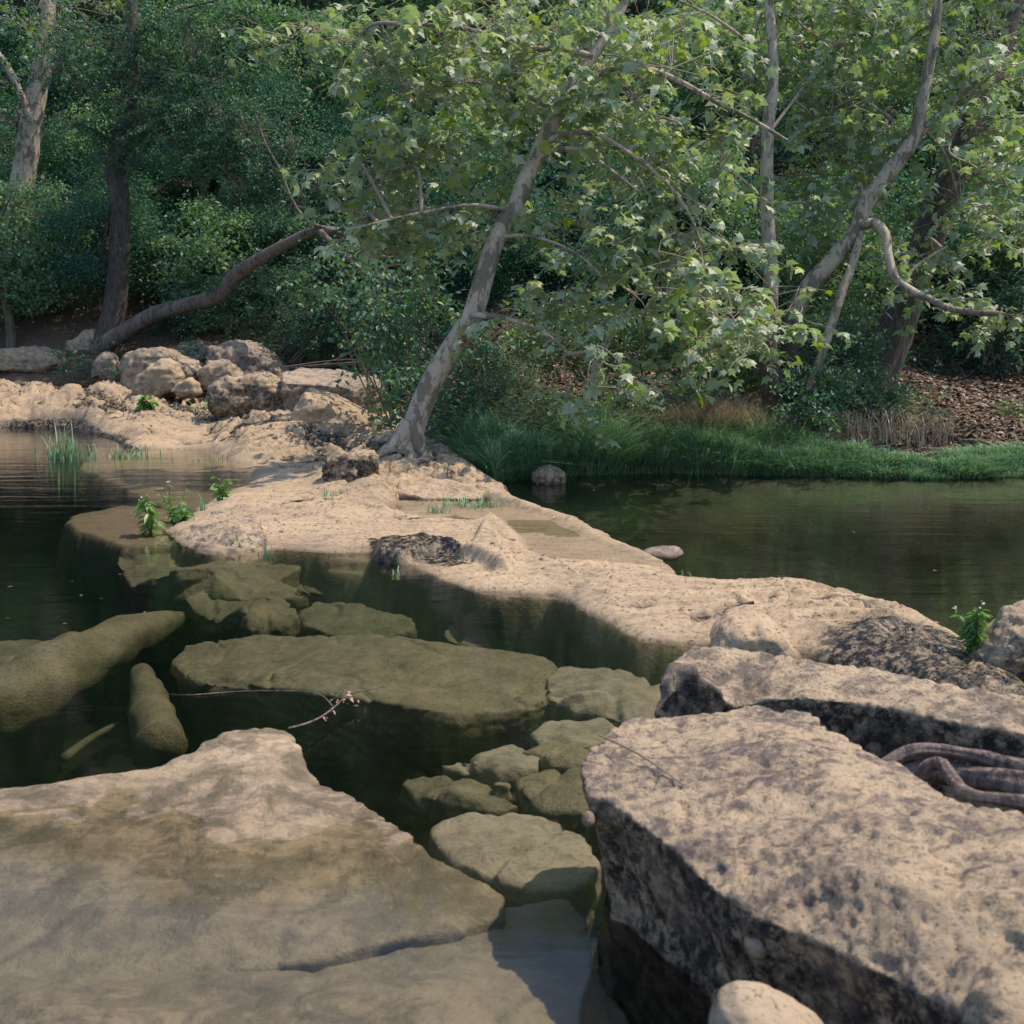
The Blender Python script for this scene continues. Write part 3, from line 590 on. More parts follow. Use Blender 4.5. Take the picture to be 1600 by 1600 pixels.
# ------------------------------------------------------------------ tubes, leaves
def tube_np(pts, rad, seg=8, rough=0.0, seed=0, groove=0.0):
    """returns V, F of a tapered tube along pts"""
    pts = np.array([list(p) for p in pts], float); rad = np.array(rad, float)
    if len(pts) > 2 and seg > 4:     # smooth path
        t = np.arange(len(pts)); tt = np.linspace(0, len(pts) - 1, (len(pts) - 1) * 5 + 1)
        out = []
        for a in tt:
            i = min(int(a), len(pts) - 2); f = a - i
            p0, p1, p2, p3_ = pts[max(i - 1, 0)], pts[i], pts[i + 1], pts[min(i + 2, len(pts) - 1)]
            out.append(.5 * ((2 * p1) + (-p0 + p2) * f + (2 * p0 - 5 * p1 + 4 * p2 - p3_) * f * f + (-p0 + 3 * p1 - 3 * p2 + p3_) * f ** 3))
        rad = np.interp(tt, t, rad); pts = np.array(out)
    T = np.gradient(pts, axis=0); T /= np.linalg.norm(T, axis=1)[:, None] + 1e-9
    ref = np.array([0, 1, 0.13]) if abs(T[0][1]) < .9 else np.array([1, 0, .1])
    U = np.cross(T, ref); U /= np.linalg.norm(U, axis=1)[:, None] + 1e-9; Wv = np.cross(T, U)
    a = np.linspace(0, 2 * np.pi, seg, endpoint=False)
    V = pts[:, None] + rad[:, None, None] * (np.cos(a)[None, :, None] * U[:, None] + np.sin(a)[None, :, None] * Wv[:, None])
    if groove:
        tt_ = np.linspace(0, 6, len(pts))[:, None]; gr = 1 + groove * (np.sin(5 * a[None] + np.sin(tt_ + seed)) + .6 * np.sin(9 * a[None] + 2 * np.sin(tt_ * .7)))
        V = pts[:, None] + (V - pts[:, None]) * gr[:, :, None]
    V = V.reshape(-1, 3)
    if rough:
        cc = np.repeat(pts, seg, 0); d = V - cc
        V = cc + d * (1 + rough * fbm(V * 5 + seed, 3))[:, None]
    n = len(pts); idx = np.arange(n * seg).reshape(n, seg); nx = np.roll(idx, -1, 1)
    F = np.stack([idx[:-1], nx[:-1], nx[1:], idx[1:]], -1).reshape(-1, 4)
    return V, F
class Acc:
    def __init__(s): s.V = []; s.F = []; s.A = []; s.n = 0
    def add(s, V, F, a=0.0):
        s.V.append(V); s.F.append(F + s.n); s.n += len(V); s.A.append(np.full(len(V), a) if np.isscalar(a) else a)
    def mesh(s, name, mat, smooth=True, org=(0, 0, 0)):
        return mesh_np(name, np.concatenate(s.V) - np.array(org), np.concatenate(s.F), mat, smooth, {'r': np.concatenate(s.A)})

# leaf templates (x across, y along, z up), unit length
def tmpl_lobed():
    o = [(0, 0, 0), (.16, .02, .0), (.42, .10, -.05), (.30, .27, .0), (.56, .52, -.08), (.27, .52, .02), (.20, .66, .0), (0, 1.0, -.12)]
    L = [(-x, y, z) for x, y, z in o[1:-1]][::-1]
    pts = o + L; c = (0, .38, .06); V = np.array(pts + [c]); n = len(pts)
    F = np.array([(i, (i + 1) % n, n) for i in range(n)]); return V, F
def tmpl_oval():
    V = np.array([(0, 0, 0), (.28, .35, .07), (.22, .7, .05), (0, 1, -.08), (-.22, .7, .05), (-.28, .35, .07), (0, .5, -.02)])
    F = np.array([(0, 1, 6), (1, 2, 6), (2, 3, 6), (3, 4, 6), (4, 5, 6), (5, 0, 6)]); return V, F
def tmpl_small():
    V = np.array([(0, 0, 0), (.30, .5, .10), (0, 1, -.05), (-.30, .5, .10)]); F = np.array([(0, 1, 2), (0, 2, 3)]); return V, F
TL, TO, TS = tmpl_lobed(), tmpl_oval(), tmpl_small()
def leaves(pos, size, tm, droop=.6, tilt=.6, rg=rng):
    n = len(pos); V0, F0 = tm
    yaw = rg.uniform(0, 2 * np.pi, n)
    y = np.stack([np.cos(yaw), np.sin(yaw), -np.abs(rg.normal(droop, tilt * .6, n))], -1); y /= np.linalg.norm(y, axis=1)[:, None]
    up = np.stack([rg.normal(0, tilt, n), rg.normal(0, tilt, n), np.ones(n)], -1)
    x = np.cross(y, up); x /= np.linalg.norm(x, axis=1)[:, None] + 1e-9; z = np.cross(x, y)
    B = np.stack([x, y, z], 1)                   # rows
    sz = np.asarray(size) * rg.uniform(.45, 1.2, n)
    V = pos[:, None] + np.einsum('kj,nji->nki', V0, B) * sz[:, None, None]
    F = F0[None] + (np.arange(n) * len(V0))[:, None, None]
    r = np.repeat(rg.uniform(0, 1, n), len(V0))
    return V.reshape(-1, 3), F.reshape(-1, F0.shape[1]), r
def leaf_mesh(name, pos, size, tm, mat, org=(0, 0, 0), **kw):
    V, F, r = leaves(np.asarray(pos), size, tm, **kw)
    return mesh_np(name, V - np.array(org), F, mat, False, {'r': r})

def twigs_from(starts, n, length, leafstep, droop=.5, rg=rng, rad=.006, acc=None, spread=1.0, dirs=None):
    """random drooping twigs; returns leaf positions, adds twig tubes to acc"""
    LP = []
    for i in range(n):
        s = np.array(starts[rg.integers(len(starts))], float)
        d = np.array([rg.normal(0, 1), rg.normal(0, .7), rg.normal(-.05, .35)]) if dirs is None else np.array(dirs) + rg.normal(0, .6, 3)
        d /= np.linalg.norm(d); L = length * rg.uniform(.5, 1.3); pts = [s]; m = 6
        for j in range(m):
            d = d + np.array([rg.normal(0, .18), rg.normal(0, .18), -droop / m * rg.uniform(.5, 1.6)]); d /= np.linalg.norm(d)
            pts.append(pts[-1] + d * L / m)
        pts = np.array(pts)
        if acc is not None:
            V, F = tube_np(pts, np.linspace(rad, rad * .35, len(pts)), seg=4); acc.add(V, F)
        nl = max(2, int(L / leafstep)); t = rg.uniform(.15, 1, nl) * m; ii = np.minimum(t.astype(int), m - 1); f = (t - ii)[:, None]
        LP.append(pts[ii] * (1 - f) + pts[ii + 1] * f + rg.normal(0, .035, (nl, 3)))
    return np.concatenate(LP)
def path_px(pts, y0, y1=None):
    n = len(pts); y1 = y0 if y1 is None else y1
    return [Q(p[0], p[1], y0 + (y1 - y0) * i / (n - 1)) for i, p in enumerate(pts)]
def densify(P_, k=6):
    P_ = np.array([list(p) for p in P_]); out = []
    for a, b in zip(P_[:-1], P_[1:]):
        for t in np.linspace(0, 1, k, endpoint=False): out.append(a + (b - a) * t)
    return out

def tree(name, label, trunk, y0, y1, widths, barkm, branches=(), clouds=(), leafm=M_sage, tm=TL, lsize=.15, twigl=.6, step=.07, cat='tree', droop=.5, group=None, seed=1, roots=(), own_twigs=0, rough=.06):
    """trunk / branches traced where they stand; clouds = (px, py, y, rx, ry, rz in m, number of twigs)"""
    rg = np.random.default_rng(seed)
    tp = path_px(trunk, y0, y1); base = tp[0].copy()
    root = empty(name, base); tag(root, label, cat, group)
    V, F = tube_np(tp, [w * .5 * PX(p.y) for w, p in zip(widths, tp)], 14, rough, seed)
    a = Acc(); a.add(V, F)
    for rp, rw in roots:
        pp = path_px(rp, tp[0].y - .03, tp[0].y - .12); V, F = tube_np(pp, [w * .5 * PX(p.y) for w, p in zip(rw, pp)], 8, rough, seed); a.add(V, F)
    link('trunk', a.mesh('trunk', barkm, org=base), root)
    starts = []
    for pts, ya, yb, wa, wb in branches:
        bp = path_px(pts, ya, yb)
        V, F = tube_np(bp, np.linspace(wa, wb, len(bp)) * .5 * PX(ya), 7, .05, seed)
        b = Acc(); b.add(V, F); link('branch', b.mesh('branch', barkm, org=base), root)
        starts += densify(bp)
    tw = Acc(); LP = []
    if own_twigs: LP.append(twigs_from(starts or densify(tp[len(tp) // 2:]), own_twigs, twigl, step, droop, rg, acc=tw))
    for (px, py, y, rx, ry, rz, n) in clouds:
        c = np.array(list(Q(px, py, y)))
        st_ = []
        for _ in range(n):
            u = rg.normal(size=3); u /= np.linalg.norm(u); u *= rg.uniform(.2, 1) ** (1 / 3)
            st_.append(c + u * np.array([rx, ry, rz]))
        LP.append(twigs_from(st_, n, twigl, step, droop, rg, acc=tw))
        allp = np.array(starts + densify(tp[len(tp) // 3:])); j0 = allp[np.argmin(((allp - c) ** 2).sum(1))]
        md = (j0 + c) / 2 + rg.normal(0, .08, 3) + np.array([0, 0, .12]); V, F = tube_np([j0, md, c], [.022, .016, .008], 6, .05, seed); tw.add(V, F)
        hubs = st_[:4]
        for q_ in hubs:
            V, F = tube_np([c, (c + q_) / 2 + rg.normal(0, .06, 3), q_], [.008, .006, .005], 5, .1, seed); tw.add(V, F)
        for q_ in st_[4::2]:
            h_ = min(hubs, key=lambda v: ((v - q_) ** 2).sum()); V, F = tube_np([h_, (h_ + q_) / 2 + rg.normal(0, .08, 3), q_], [.005, .004, .003], 4); tw.add(V, F)
    if LP:
        link('twigs', tw.mesh('twigs', M_twig if barkm not in (M_bark_pale, M_bark_foot) else M_twigpale, org=base), root)
        V, F, r = leaves(np.concatenate(LP), lsize, tm, rg=rg)
        link('foliage', mesh_np('foliage', V - np.array(list(base)), F, leafm, False, {'r': r}), root)
    return root

# main leaning sycamore over the ledge
tree('sycamore_tree', 'leaning pale-barked sycamore rooted on the limestone ledge, its leafy crown hanging over the far pool',
     [(632, 712), (645, 672), (668, 610), (700, 552), (738, 492), (757, 430), (775, 375), (805, 320), (835, 250), (862, 195), (888, 145), (920, 95), (955, 45), (985, -20), (1010, -90)], 12.5, 13.2,
     [54, 38, 34, 33, 32, 30, 28, 27, 25, 24, 22, 18, 15, 12, 9], M_bark_pale,
     branches=[([(893, 138), (930, 118), (970, 104), (1005, 106), (1060, 126), (1120, 160), (1180, 190), (1230, 220)], 12.9, 12.2, 12, 5),
               ([(925, 88), (880, 76), (820, 74), (760, 52), (690, 40), (620, 38)], 12.9, 12.4, 10, 4),
               ([(845, 228), (880, 210), (930, 210), (985, 240), (1040, 285), (1085, 350), (1100, 430)], 12.9, 12.0, 9, 3),
               ([(836, 250), (870, 233), (910, 236), (950, 262), (1000, 300)], 12.9, 12.3, 9, 3),
               ([(775, 372), (820, 368), (880, 385), (930, 420), (960, 470)], 12.8, 12.2, 6, 2),
               ([(740, 492), (765, 494), (800, 500), (850, 520), (900, 560)], 12.6, 12.0, 11, 3),
               ([(800, 330), (740, 320), (670, 330), (600, 345), (540, 360)], 12.8, 12.2, 7, 2),
               ([(870, 175), (820, 150), (750, 130), (680, 125)], 13.0, 12.6, 7, 2),
               ([(955, 45), (940, 0), (900, -60)], 13.1, 12.8, 9, 4)],
     clouds=[(700, 90, 12.7, 1.1, .6, .6, 65), (550, 70, 12.9, .8, .5, .40, 38), (560, 250, 13.0, .6, .4, .3, 16), (900, 110, 13.7, 1.0, .5, .6, 55), (1030, 120, 12.6, .85, .7, .7, 55), (1095, 330, 12.5, .5, .6, 1.0, 36),
             (985, 300, 12.8, .8, .5, .7, 55), (625, 265, 12.9, .75, .5, .7, 52), (680, 350, 13.3, .6, .4, .4, 18), (900, 430, 12.8, .5, .4, .5, 28), (820, 260, 13.9, 1.0, .4, .9, 40), (1040, 440, 12.1, .6, .5, .7, 35),
             (570, 360, 12.8, .4, .4, .3, 14), (930, 560, 11.6, .3, .3, .45, 10), (850, 0, 13.4, 2.0, .8, .5, 45), (1100, 470, 11.9, .6, .4, .6, 30), (890, 640, 12.3, .25, .2, .2, 5), (1150, 520, 12.6, .4, .4, .3, 16)],
     lsize=.15, twigl=.6, step=.066, seed=21, own_twigs=40, roots=[([(640, 660), (622, 690), (600, 705), (585, 714)], [30, 26, 16, 8]), ([(645, 660), (655, 700), (668, 722)], [34, 22, 10])])

# upright pale stem right of centre with a dark foot
tree('sycamore_tree', 'upright slim pale sycamore with a dark foot on the far bank, right of centre',
     [(1218, 655), (1205, 600), (1200, 540), (1204, 470), (1203, 400), (1198, 300), (1200, 200), (1208, 130), (1206, 60), (1200, -40), (1205, -150)], 14.4, 14.8,
     [44, 36, 30, 24, 22, 20, 19, 17, 15, 12, 8], M_bark_foot,
     branches=[([(1205, 140), (1180, 80), (1120, 30), (1060, 0)], 14.7, 14.4, 7, 3), ([(1200, 210), (1260, 130), (1310, 60)], 14.7, 14.9, 6, 3), ([(1203, 330), (1160, 280), (1120, 260)], 14.6, 14.4, 5, 2)],
     clouds=[(1180, 60, 15.4, 1.1, .6, .7, 60), (1320, 90, 15, .7, .6, .8, 50), (1300, 240, 15.2, .7, .5, .6, 45), (1240, 20, 15.5, 1.3, .8, .5, 45), (1100, 560, 12.8, .3, .4, .3, 8), (1215, 490, 13.2, .4, .4, .3, 14), (1130, 540, 13, .5, .4, .25, 14), (1290, 330, 14.9, .4, .3, .5, 20), (1110, 400, 14.8, .5, .4, .6, 26)],
     lsize=.15, twigl=.55, step=.07, seed=22, own_twigs=15)
# right forked sycamore
tree('sycamore_tree', 'pale sycamore leaning right and forking high up, its arching low limb hanging over the bank',
     [(1240, 660), (1238, 590), (1236, 520), (1252, 465), (1292, 415), (1335, 365), (1352, 320), (1395, 262), (1430, 212), (1440, 160), (1452, 100), (1462, 40), (1468, -60)], 14.6, 14.8,
     [36, 32, 29, 28, 27, 26, 25, 24, 22, 18, 17, 15, 10], M_bark_foot,
     branches=[([(1428, 215), (1452, 195), (1482, 165), (1530, 120), (1580, 90)], 14.8, 14.9, 13, 8),
               ([(1345, 352), (1368, 350), (1384, 368), (1388, 398), (1398, 432), (1425, 455), (1455, 468), (1490, 484), (1560, 490)], 14.3, 13.4, 17, 9),
               ([(1408, 440), (1440, 410), (1480, 385)], 14.2, 14.2, 6, 3),
               ([(1462, 60), (1440, 0), (1400, -50)], 14.8, 15.0, 8, 4),
               ([(1366, 305), (1376, 270), (1392, 225), (1394, 180)], 14.9, 15, 6, 2),
               ([(1475, 195), (1486, 215), (1485, 240), (1530, 265), (1565, 310)], 14.4, 14.0, 4, 2)],
     clouds=[(1400, 80, 15.3, .8, .5, .7, 50), (1530, 60, 15.1, .6, .6, .8, 50), (1540, 200, 15.4, .6, .5, .7, 40), (1500, 320, 15.2, .7, .5, .7, 40), (1470, 420, 14.9, .5, .4, .4, 20), (1545, 500, 14.2, .5, .4, .2, 22),
             (1590, 330, 14.0, .5, .6, .9, 36), (1300, 170, 14.8, .5, .5, .6, 24), (1560, 110, 13.2, .4, .4, .5, 14), (1420, -40, 15.0, 1.5, .8, .6, 40)],
     lsize=.14, twigl=.5, step=.065, seed=23, own_twigs=45)
tree('sycamore_sapling', 'thin pale stem slanting between the forked sycamore and the bank brush',
     [(1262, 612), (1282, 560), (1300, 505), (1318, 450), (1334, 405), (1345, 360), (1350, 300)], 14.2, 14.7, [13, 13, 14, 14, 13, 12, 9], M_bark_pale, lsize=.12, clouds=[(1348, 290, 14.8, .2, .2, .2, 4)], seed=24, cat='sapling')
tree('sycamore_sapling', 'short thin pale stem at the top of the grassy bank under the hanging branches',
     [(908, 645), (922, 610), (934, 570), (946, 540), (962, 515), (985, 480), (1000, 440)], 13.6, 13.3, [12, 11, 11, 10, 9, 7, 4], M_bark_pale, lsize=.14, clouds=[(990, 460, 13.2, .3, .3, .3, 8)], seed=25, cat='sapling')
# dark leaning trunk far right
tree('tree', 'thick dark trunk leaning right on the leaf-strewn bank at the right',
     [(1362, 642), (1374, 590), (1395, 530), (1415, 470), (1440, 400), (1470, 320), (1500, 240), (1535, 150), (1570, 60), (1600, -60)], 15.6, 16.2, [78, 58, 56, 54, 50, 46, 42, 36, 30, 20], M_bark_dark,
     branches=[([(1540, 150), (1500, 80), (1450, 30)], 16, 16.5, 10, 4), ([(1480, 300), (1540, 260), (1600, 200)], 16, 16.2, 9, 4)],
     clouds=[(1500, 60, 17, 1.2, .7, .8, 50), (1590, 160, 16.6, .6, .6, 1.1, 45), (1420, 330, 16.8, .5, .5, .5, 24), (1560, -60, 16, 1.5, 1.0, .8, 60)],
     leafm=M_mid, lsize=.10, twigl=.5, step=.045, seed=26, own_twigs=20, roots=[([(1362, 610), (1345, 636), (1330, 648)], [24, 18, 8]), ([(1380, 610), (1395, 640), (1412, 650)], [24, 16, 8])])
# left group
tree('tree', 'dark upright trunk wrapped in small-leaved twigs, behind the boulders at the left',
     [(168, 540), (178, 490), (184, 430), (188, 360), (186, 300), (180, 270), (192, 220), (200, 160), (206, 120), (206, 40), (210, -60)], 23.0, 23.0, [48, 38, 32, 30, 30, 32, 30, 27, 25, 18, 10], M_bark_dark,
     branches=[([(195, 205), (250, 190), (300, 178), (360, 172)], 23, 22.4, 9, 2), ([(205, 135), (250, 128), (290, 125), (330, 120)], 23, 22.6, 6, 2), ([(190, 230), (140, 200), (100, 190)], 23, 22.6, 7, 2), ([(206, 80), (150, 50), (110, 0)], 23, 22.8, 7, 2), ([(206, 60), (270, 20), (340, 0)], 23, 22.5, 7, 2)],
     clouds=[(200, 180, 22.6, .8, .5, 1.0, 90), (300, 190, 22.3, 1.2, .5, .8, 120), (400, 230, 22, 1.0, .5, 1.0, 110), (140, 90, 22.6, 1.0, .6, .7, 80), (300, 60, 22.6, 1.4, .6, .6, 110), (450, 300, 22, .6, .4, .5, 50)],
     leafm=M_dark, tm=TS, lsize=.06, twigl=.7, step=.011, droop=.8, seed=27, own_twigs=80)
tree('tree', 'dark bowed trunk leaning far to the right from the foot of the upright dark one',
     [(150, 548), (190, 522), (240, 492), (300, 474), (342, 462), (368, 430), (410, 402), (455, 378), (495, 360), (530, 366), (560, 388), (600, 402), (640, 400)], 22.8, 20.0, [30, 26, 24, 22, 22, 22, 19, 17, 15, 13, 10, 7, 2], M_bark_grey,
     branches=[([(500, 362), (535, 395), (570, 425), (610, 448), (660, 462)], 20.6, 19.6, 11, 5), ([(515, 358), (480, 345), (455, 310), (440, 270), (415, 225), (400, 180)], 20.8, 21, 6, 3), ([(520, 362), (560, 345), (610, 320), (650, 290)], 20.6, 20, 6, 3), ([(530, 366), (590, 360), (640, 350)], 20.6, 20, 7, 3)],
     clouds=[(600, 420, 19.8, .7, .4, .4, 20), (620, 330, 20, .6, .4, .4, 20)], leafm=M_vine, tm=TO, lsize=.09, twigl=.6, step=.06, seed=28, own_twigs=60)
tree('sycamore_tree', 'stout peeling-bark sycamore trunk at the left edge',
     [(8, 520), (14, 420), (26, 330), (38, 270), (46, 210), (56, 150), (68, 90), (74, 36), (80, -60)], 24.6, 24.9, [44, 40, 38, 35, 34, 32, 28, 22, 16], M_bark_pale,
     branches=[([(50, 190), (20, 120), (-20, 60)], 24.6, 24.6, 14, 8)],
     clouds=[(60, 10, 24.6, 1.4, .6, .6, 60), (-30, 200, 24.3, .6, .6, 1.4, 50), (110, 60, 24.2, .8, .6, .6, 40), (30, 380, 24, .8, .4, .8, 70)], leafm=M_mid, lsize=.11, seed=29, own_twigs=15)

# ------------------------------------------------------------------ background trees and brush: one crown mesh per kind, copied
def crown_mesh(name, rx, ry, rz, nclump, nleaf, size, tm, mat, seed, sig=.2, flat=0.0):
    rg = np.random.default_rng(seed); C = []
    while len(C) < nclump:
        u = rg.uniform(-1, 1, 3); r = np.linalg.norm(u)
        if r < 1 and r > .25 and noise((u * 1.6 + seed)[None])[0] > -.22: C.append(u * np.array([rx, ry, rz]))
    C = np.array(C); ci = rg.integers(0, nclump, nleaf)
    cs = rg.uniform(.6, 1.5, nclump)
    pos = C[ci] + rg.normal(0, 1, (nleaf, 3)) * np.array([sig, sig, sig * .6]) * cs[ci][:, None]
    V, F, r = leaves(pos, size, tm, rg=rg)
    tone = np.clip(r * .6 + np.repeat(rg.uniform(0, .4, nclump)[ci], len(tm[0])), 0, 1)
    return mesh_np(name, V, F, mat, False, {'r': tone}), C
def limb_mesh(C, h, mat, seed, rad=.09):
    """trunk from the ground (z=-h) into the crown, limbs to some clumps"""
    rg = np.random.default_rng(seed); a = Acc()
    p = [np.array([0, 0, -h]), np.array([rg.normal(0, .1), rg.normal(0, .1), -h * .5]), np.array([rg.normal(0, .15), 0, -.2]), np.array([0, 0, .5])]
    V, F = tube_np(p, [rad * 1.3, rad, rad * .8, rad * .3], 7, .08, seed); a.add(V, F)
    for c in C[rg.permutation(len(C))[:14]]:
        s = p[2] * rg.uniform(.3, 1) + np.array([0, 0, rg.uniform(-.4, .2)]); m = (s + c) / 2 + rg.normal(0, .12, 3)
        V, F = tube_np([s, m, c], [rad * .4, rad * .25, rad * .08], 5, 0, seed); a.add(V, F)
    return a.mesh('trunk', mat)
KINDS = {
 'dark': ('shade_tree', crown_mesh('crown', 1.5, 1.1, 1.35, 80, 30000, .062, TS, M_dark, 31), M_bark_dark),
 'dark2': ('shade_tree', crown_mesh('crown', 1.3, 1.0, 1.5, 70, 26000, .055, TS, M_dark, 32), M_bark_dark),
 'mid': ('broadleaf_tree', crown_mesh('crown', 1.4, 1.1, 1.3, 70, 16000, .085, TO, M_mid, 33), M_bark_grey),
 'mid2': ('broadleaf_tree', crown_mesh('crown', 1.5, 1.1, 1.2, 60, 13000, .095, TO, M_mid, 34), M_bark_grey),
 'sage': ('broadleaf_tree', crown_mesh('crown', 1.4, 1.1, 1.3, 55, 7000, .13, TL, M_sage, 35), M_bark_pale),
}
PROTO = {}
def bg_tree(kind, px, py, y, label, h=None, sc=1.0):
    nm, (cm, C), bk = KINDS[kind]
    c = Q(px, py, y); g = float(ground_h(np.array([c.x]), np.array([c.y]))[0]); hh = max(.4, (c.z - g))
    key = kind
    if key not in PROTO: PROTO[key] = limb_mesh(C, 3.2, bk, 77 + len(PROTO))
    root = empty(nm, (c.x, c.y, g))
    cr = link('crown', cm, root, (0, 0, hh)); tk = link('trunk', PROTO[key], root, (0, 0, hh))
    tk.scale = (1, 1, (hh + .3) / 3.2 if hh > 2.9 else 1.0)
    a = random.uniform(0, 6.28); s_ = sc * random.uniform(.9, 1.15)
    cr.rotation_euler = (0, 0, a); cr.scale = (s_, s_, s_ * random.uniform(.9, 1.1)); tk.rotation_euler = (0, 0, a)
    tag(root, label, 'tree', 'trees of the far wood')
    return root
lr = random.Random(4)
rows = [   # (row in photo, depth, step, list of kinds by x)
    (590, 25.0, .8), (500, 25.5, 1.0), (380, 24.0, 1.0), (250, 26.5, 1.1), (110, 28.0, 1.2), (-30, 30.0, 1.3), (-180, 33, 1.5)]
def kind_at(px, py):
    f = px / 1600 + lr.uniform(-.12, .12)
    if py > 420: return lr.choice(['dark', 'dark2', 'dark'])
    if f < .42: return lr.choice(['dark', 'mid', 'dark2', 'mid2'])
    return lr.choice(['mid', 'mid2', 'sage', 'dark2', 'sage'])
LABEL = {'dark': 'dark small-leaved tree', 'dark2': 'dark narrow small-leaved tree', 'mid': 'mid-green leafy tree', 'mid2': 'broad mid-green leafy tree', 'sage': 'pale sage-green large-leaved tree'}
SIDE = ['at the far left', 'behind the dark upright trunk', 'left of centre', 'behind the leaning sycamore', 'right of centre', 'behind the upright pale sycamore', 'behind the forked sycamore', 'at the far right']
def where(px, row):
    s = SIDE[max(0, min(7, int(px / 200)))]
    return s, {590: 'at the foot of the wood', 500: 'low in the wood', 380: 'in the lower wood', 250: 'half way up the wood', 110: 'high in the wood', -30: 'at the top of the wood', -180: 'above the wood top'}[row]
seen = {}
for row, dep, st_ in rows:
    px = -150 + lr.uniform(0, 60)
    while px < 1760:
        left = px < 700
        d = dep + lr.uniform(-1, 1) - (0 if left else 4.0 if row > 550 else 4.5 if row > 300 else 3.5)
        kd = kind_at(px, row); a, b = where(px, row)
        lab = f"{LABEL[kd]} {b}, {a}"
        k_ = seen.get(lab, 0); seen[lab] = k_ + 1
        if k_: lab = f"{LABEL[kd]} {b}, {a}, {['', 'right-hand one', 'third from the left', 'fourth from the left'][min(k_, 3)]}"
        if row == 590 and (px < 330 or px > 1420): px += 100; continue
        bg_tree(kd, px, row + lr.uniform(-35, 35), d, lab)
        px += 150 * st_ * (24 / d) * lr.uniform(.8, 1.15)
# a far-off mass of leaves on the hill behind them all
rg = np.random.default_rng(88); n = 90000
xx = rg.uniform(-26, 26, n); yy = rg.uniform(33, 38, n); zz = ground_h(xx, yy) + rg.uniform(0, 9, n)
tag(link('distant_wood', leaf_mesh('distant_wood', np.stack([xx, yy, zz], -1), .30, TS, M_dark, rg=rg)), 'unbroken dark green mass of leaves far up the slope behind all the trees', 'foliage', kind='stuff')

# shrubs in front of the wood
def shrub(name, label, blobs, leafm, tm, lsize, seed, n_tw, step=.035, twigl=.45, droop=.3, cat='shrub', stemm=None):
    """blobs = (px, py, y, rx, ry, rz, share)"""
    rg = np.random.default_rng(seed); px, py, y = blobs[0][:3]
    c = Q(px, py, y); g = ledge_z(c.x, c.y) if y < 20 else float(ground_h(np.array([c.x]), np.array([c.y]))[0])
    base = Vector((c.x, c.y, g)); root = empty(name, base); tag(root, label, cat)
    tw = Acc(); LP = []; tot = sum(b[6] for b in blobs)
    for (px, py, y, rx, ry, rz, sh) in blobs:
        cc = np.array(list(Q(px, py, y))); ss = []
        for _ in range(int(n_tw * sh / tot)):
            u = rg.normal(size=3); u /= np.linalg.norm(u); u *= rg.uniform(.1, 1) ** (1 / 2.2)
            ss.append(cc + u * np.array([rx, ry, rz]))
        LP.append(twigs_from(ss, len(ss), twigl, step, droop, rg, rad=.004, acc=tw))
        for _ in range(5):
            e = cc + rg.normal(0, .4, 3) * np.array([rx, ry, rz]); b0 = np.array([cc[0] * .5 + base.x * .5 + rg.normal(0, .1), cc[1], g])
            V, F = tube_np([b0, (b0 + e) / 2 + rg.normal(0, .06, 3), e], [.014, .01, .004], 5); tw.add(V, F)
    link('stems', tw.mesh('stems', stemm or M_twig, org=base), root)
    V, F, r = leaves(np.concatenate(LP), lsize, tm, rg=rg)
    link('foliage', mesh_np('foliage', V - np.array(list(base)), F, leafm, False, {'r': r}), root)
    return root
shrub('vine_thicket', 'vine thicket with rounded leaves hanging behind the leaning sycamore',
      [(640, 440, 15.2, .7, .5, .6, 3), (590, 520, 15.5, .6, .4, .5, 2), (720, 600, 14.2, .35, .4, .7, 2.5), (540, 430, 16.5, .7, .5, .5, 2), (690, 670, 13.7, .40, .3, .35, 1.6), (650, 600, 14.6, .5, .4, .4, 2), (760, 520, 14.6, .4, .4, .5, 1)], M_vine, TO, .10, 41, 480, step=.05, droop=.9)
shrub('shrub', 'feathery blue-green shrub above the grassy water edge, right of the vines', [(780, 600, 14.0, .55, .4, .45, 3), (820, 650, 13.8, .4, .3, .25, 1), (720, 640, 14.3, .4, .3, .4, 1)], M_vine, TS, .035, 42, 260, step=.013, twigl=.4)
shrub('shrub', 'dense dark shrub filling the shade behind the boulder heap', [(400, 470, 22.5, 1.6, .7, .9, 4), (300, 520, 23.5, .9, .5, .5, 2), (520, 500, 21.5, .8, .6, .7, 3), (470, 540, 22, .8, .5, .5, 1), (600, 600, 18.8, .7, .5, .6, 2), (640, 520, 19, .7, .5, .7, 2)], M_dark, TS, .055, 43, 1500, step=.016)
shrub('shrub', 'dark leafy brush at the left edge behind the rocks', [(60, 440, 24, 1.0, .6, .8, 3), (110, 400, 25, 1.0, .5, .8, 2), (60, 330, 24.5, .8, .5, .8, 2), (250, 440, 25, .9, .5, .9, 2), (90, 488, 24.3, 1.2, .4, .25, 2), (250, 500, 24.3, .6, .4, .25, 1.2)], M_mid, TO, .09, 44, 470, step=.03)
shrub('shrub', 'low green bush between the small pointed stone and the left edge rocks', [(110, 565, 21.5, .4, .3, .3, 2), (150, 540, 22, .35, .3, .3, 1), (180, 590, 20.9, .15, .2, .3, 1)], M_dark, TO, .07, 45, 90, step=.035, twigl=.3)
shrub('shrub', 'broad-leaved green plant growing behind the block-shaped boulder', [(296, 552, 21.6, .35, .25, .25, 1)], M_vine, TO, .13, 46, 22, step=.06, twigl=.35)
shrub('shrub', 'low green brush at the foot of the upright pale sycamore', [(1290, 600, 14.3, .4, .35, .3, 2), (1310, 540, 14.9, .5, .4, .4, 2), (1270, 640, 13.9, .35, .3, .15, 1)], M_vine, TS, .06, 47, 420, step=.02)
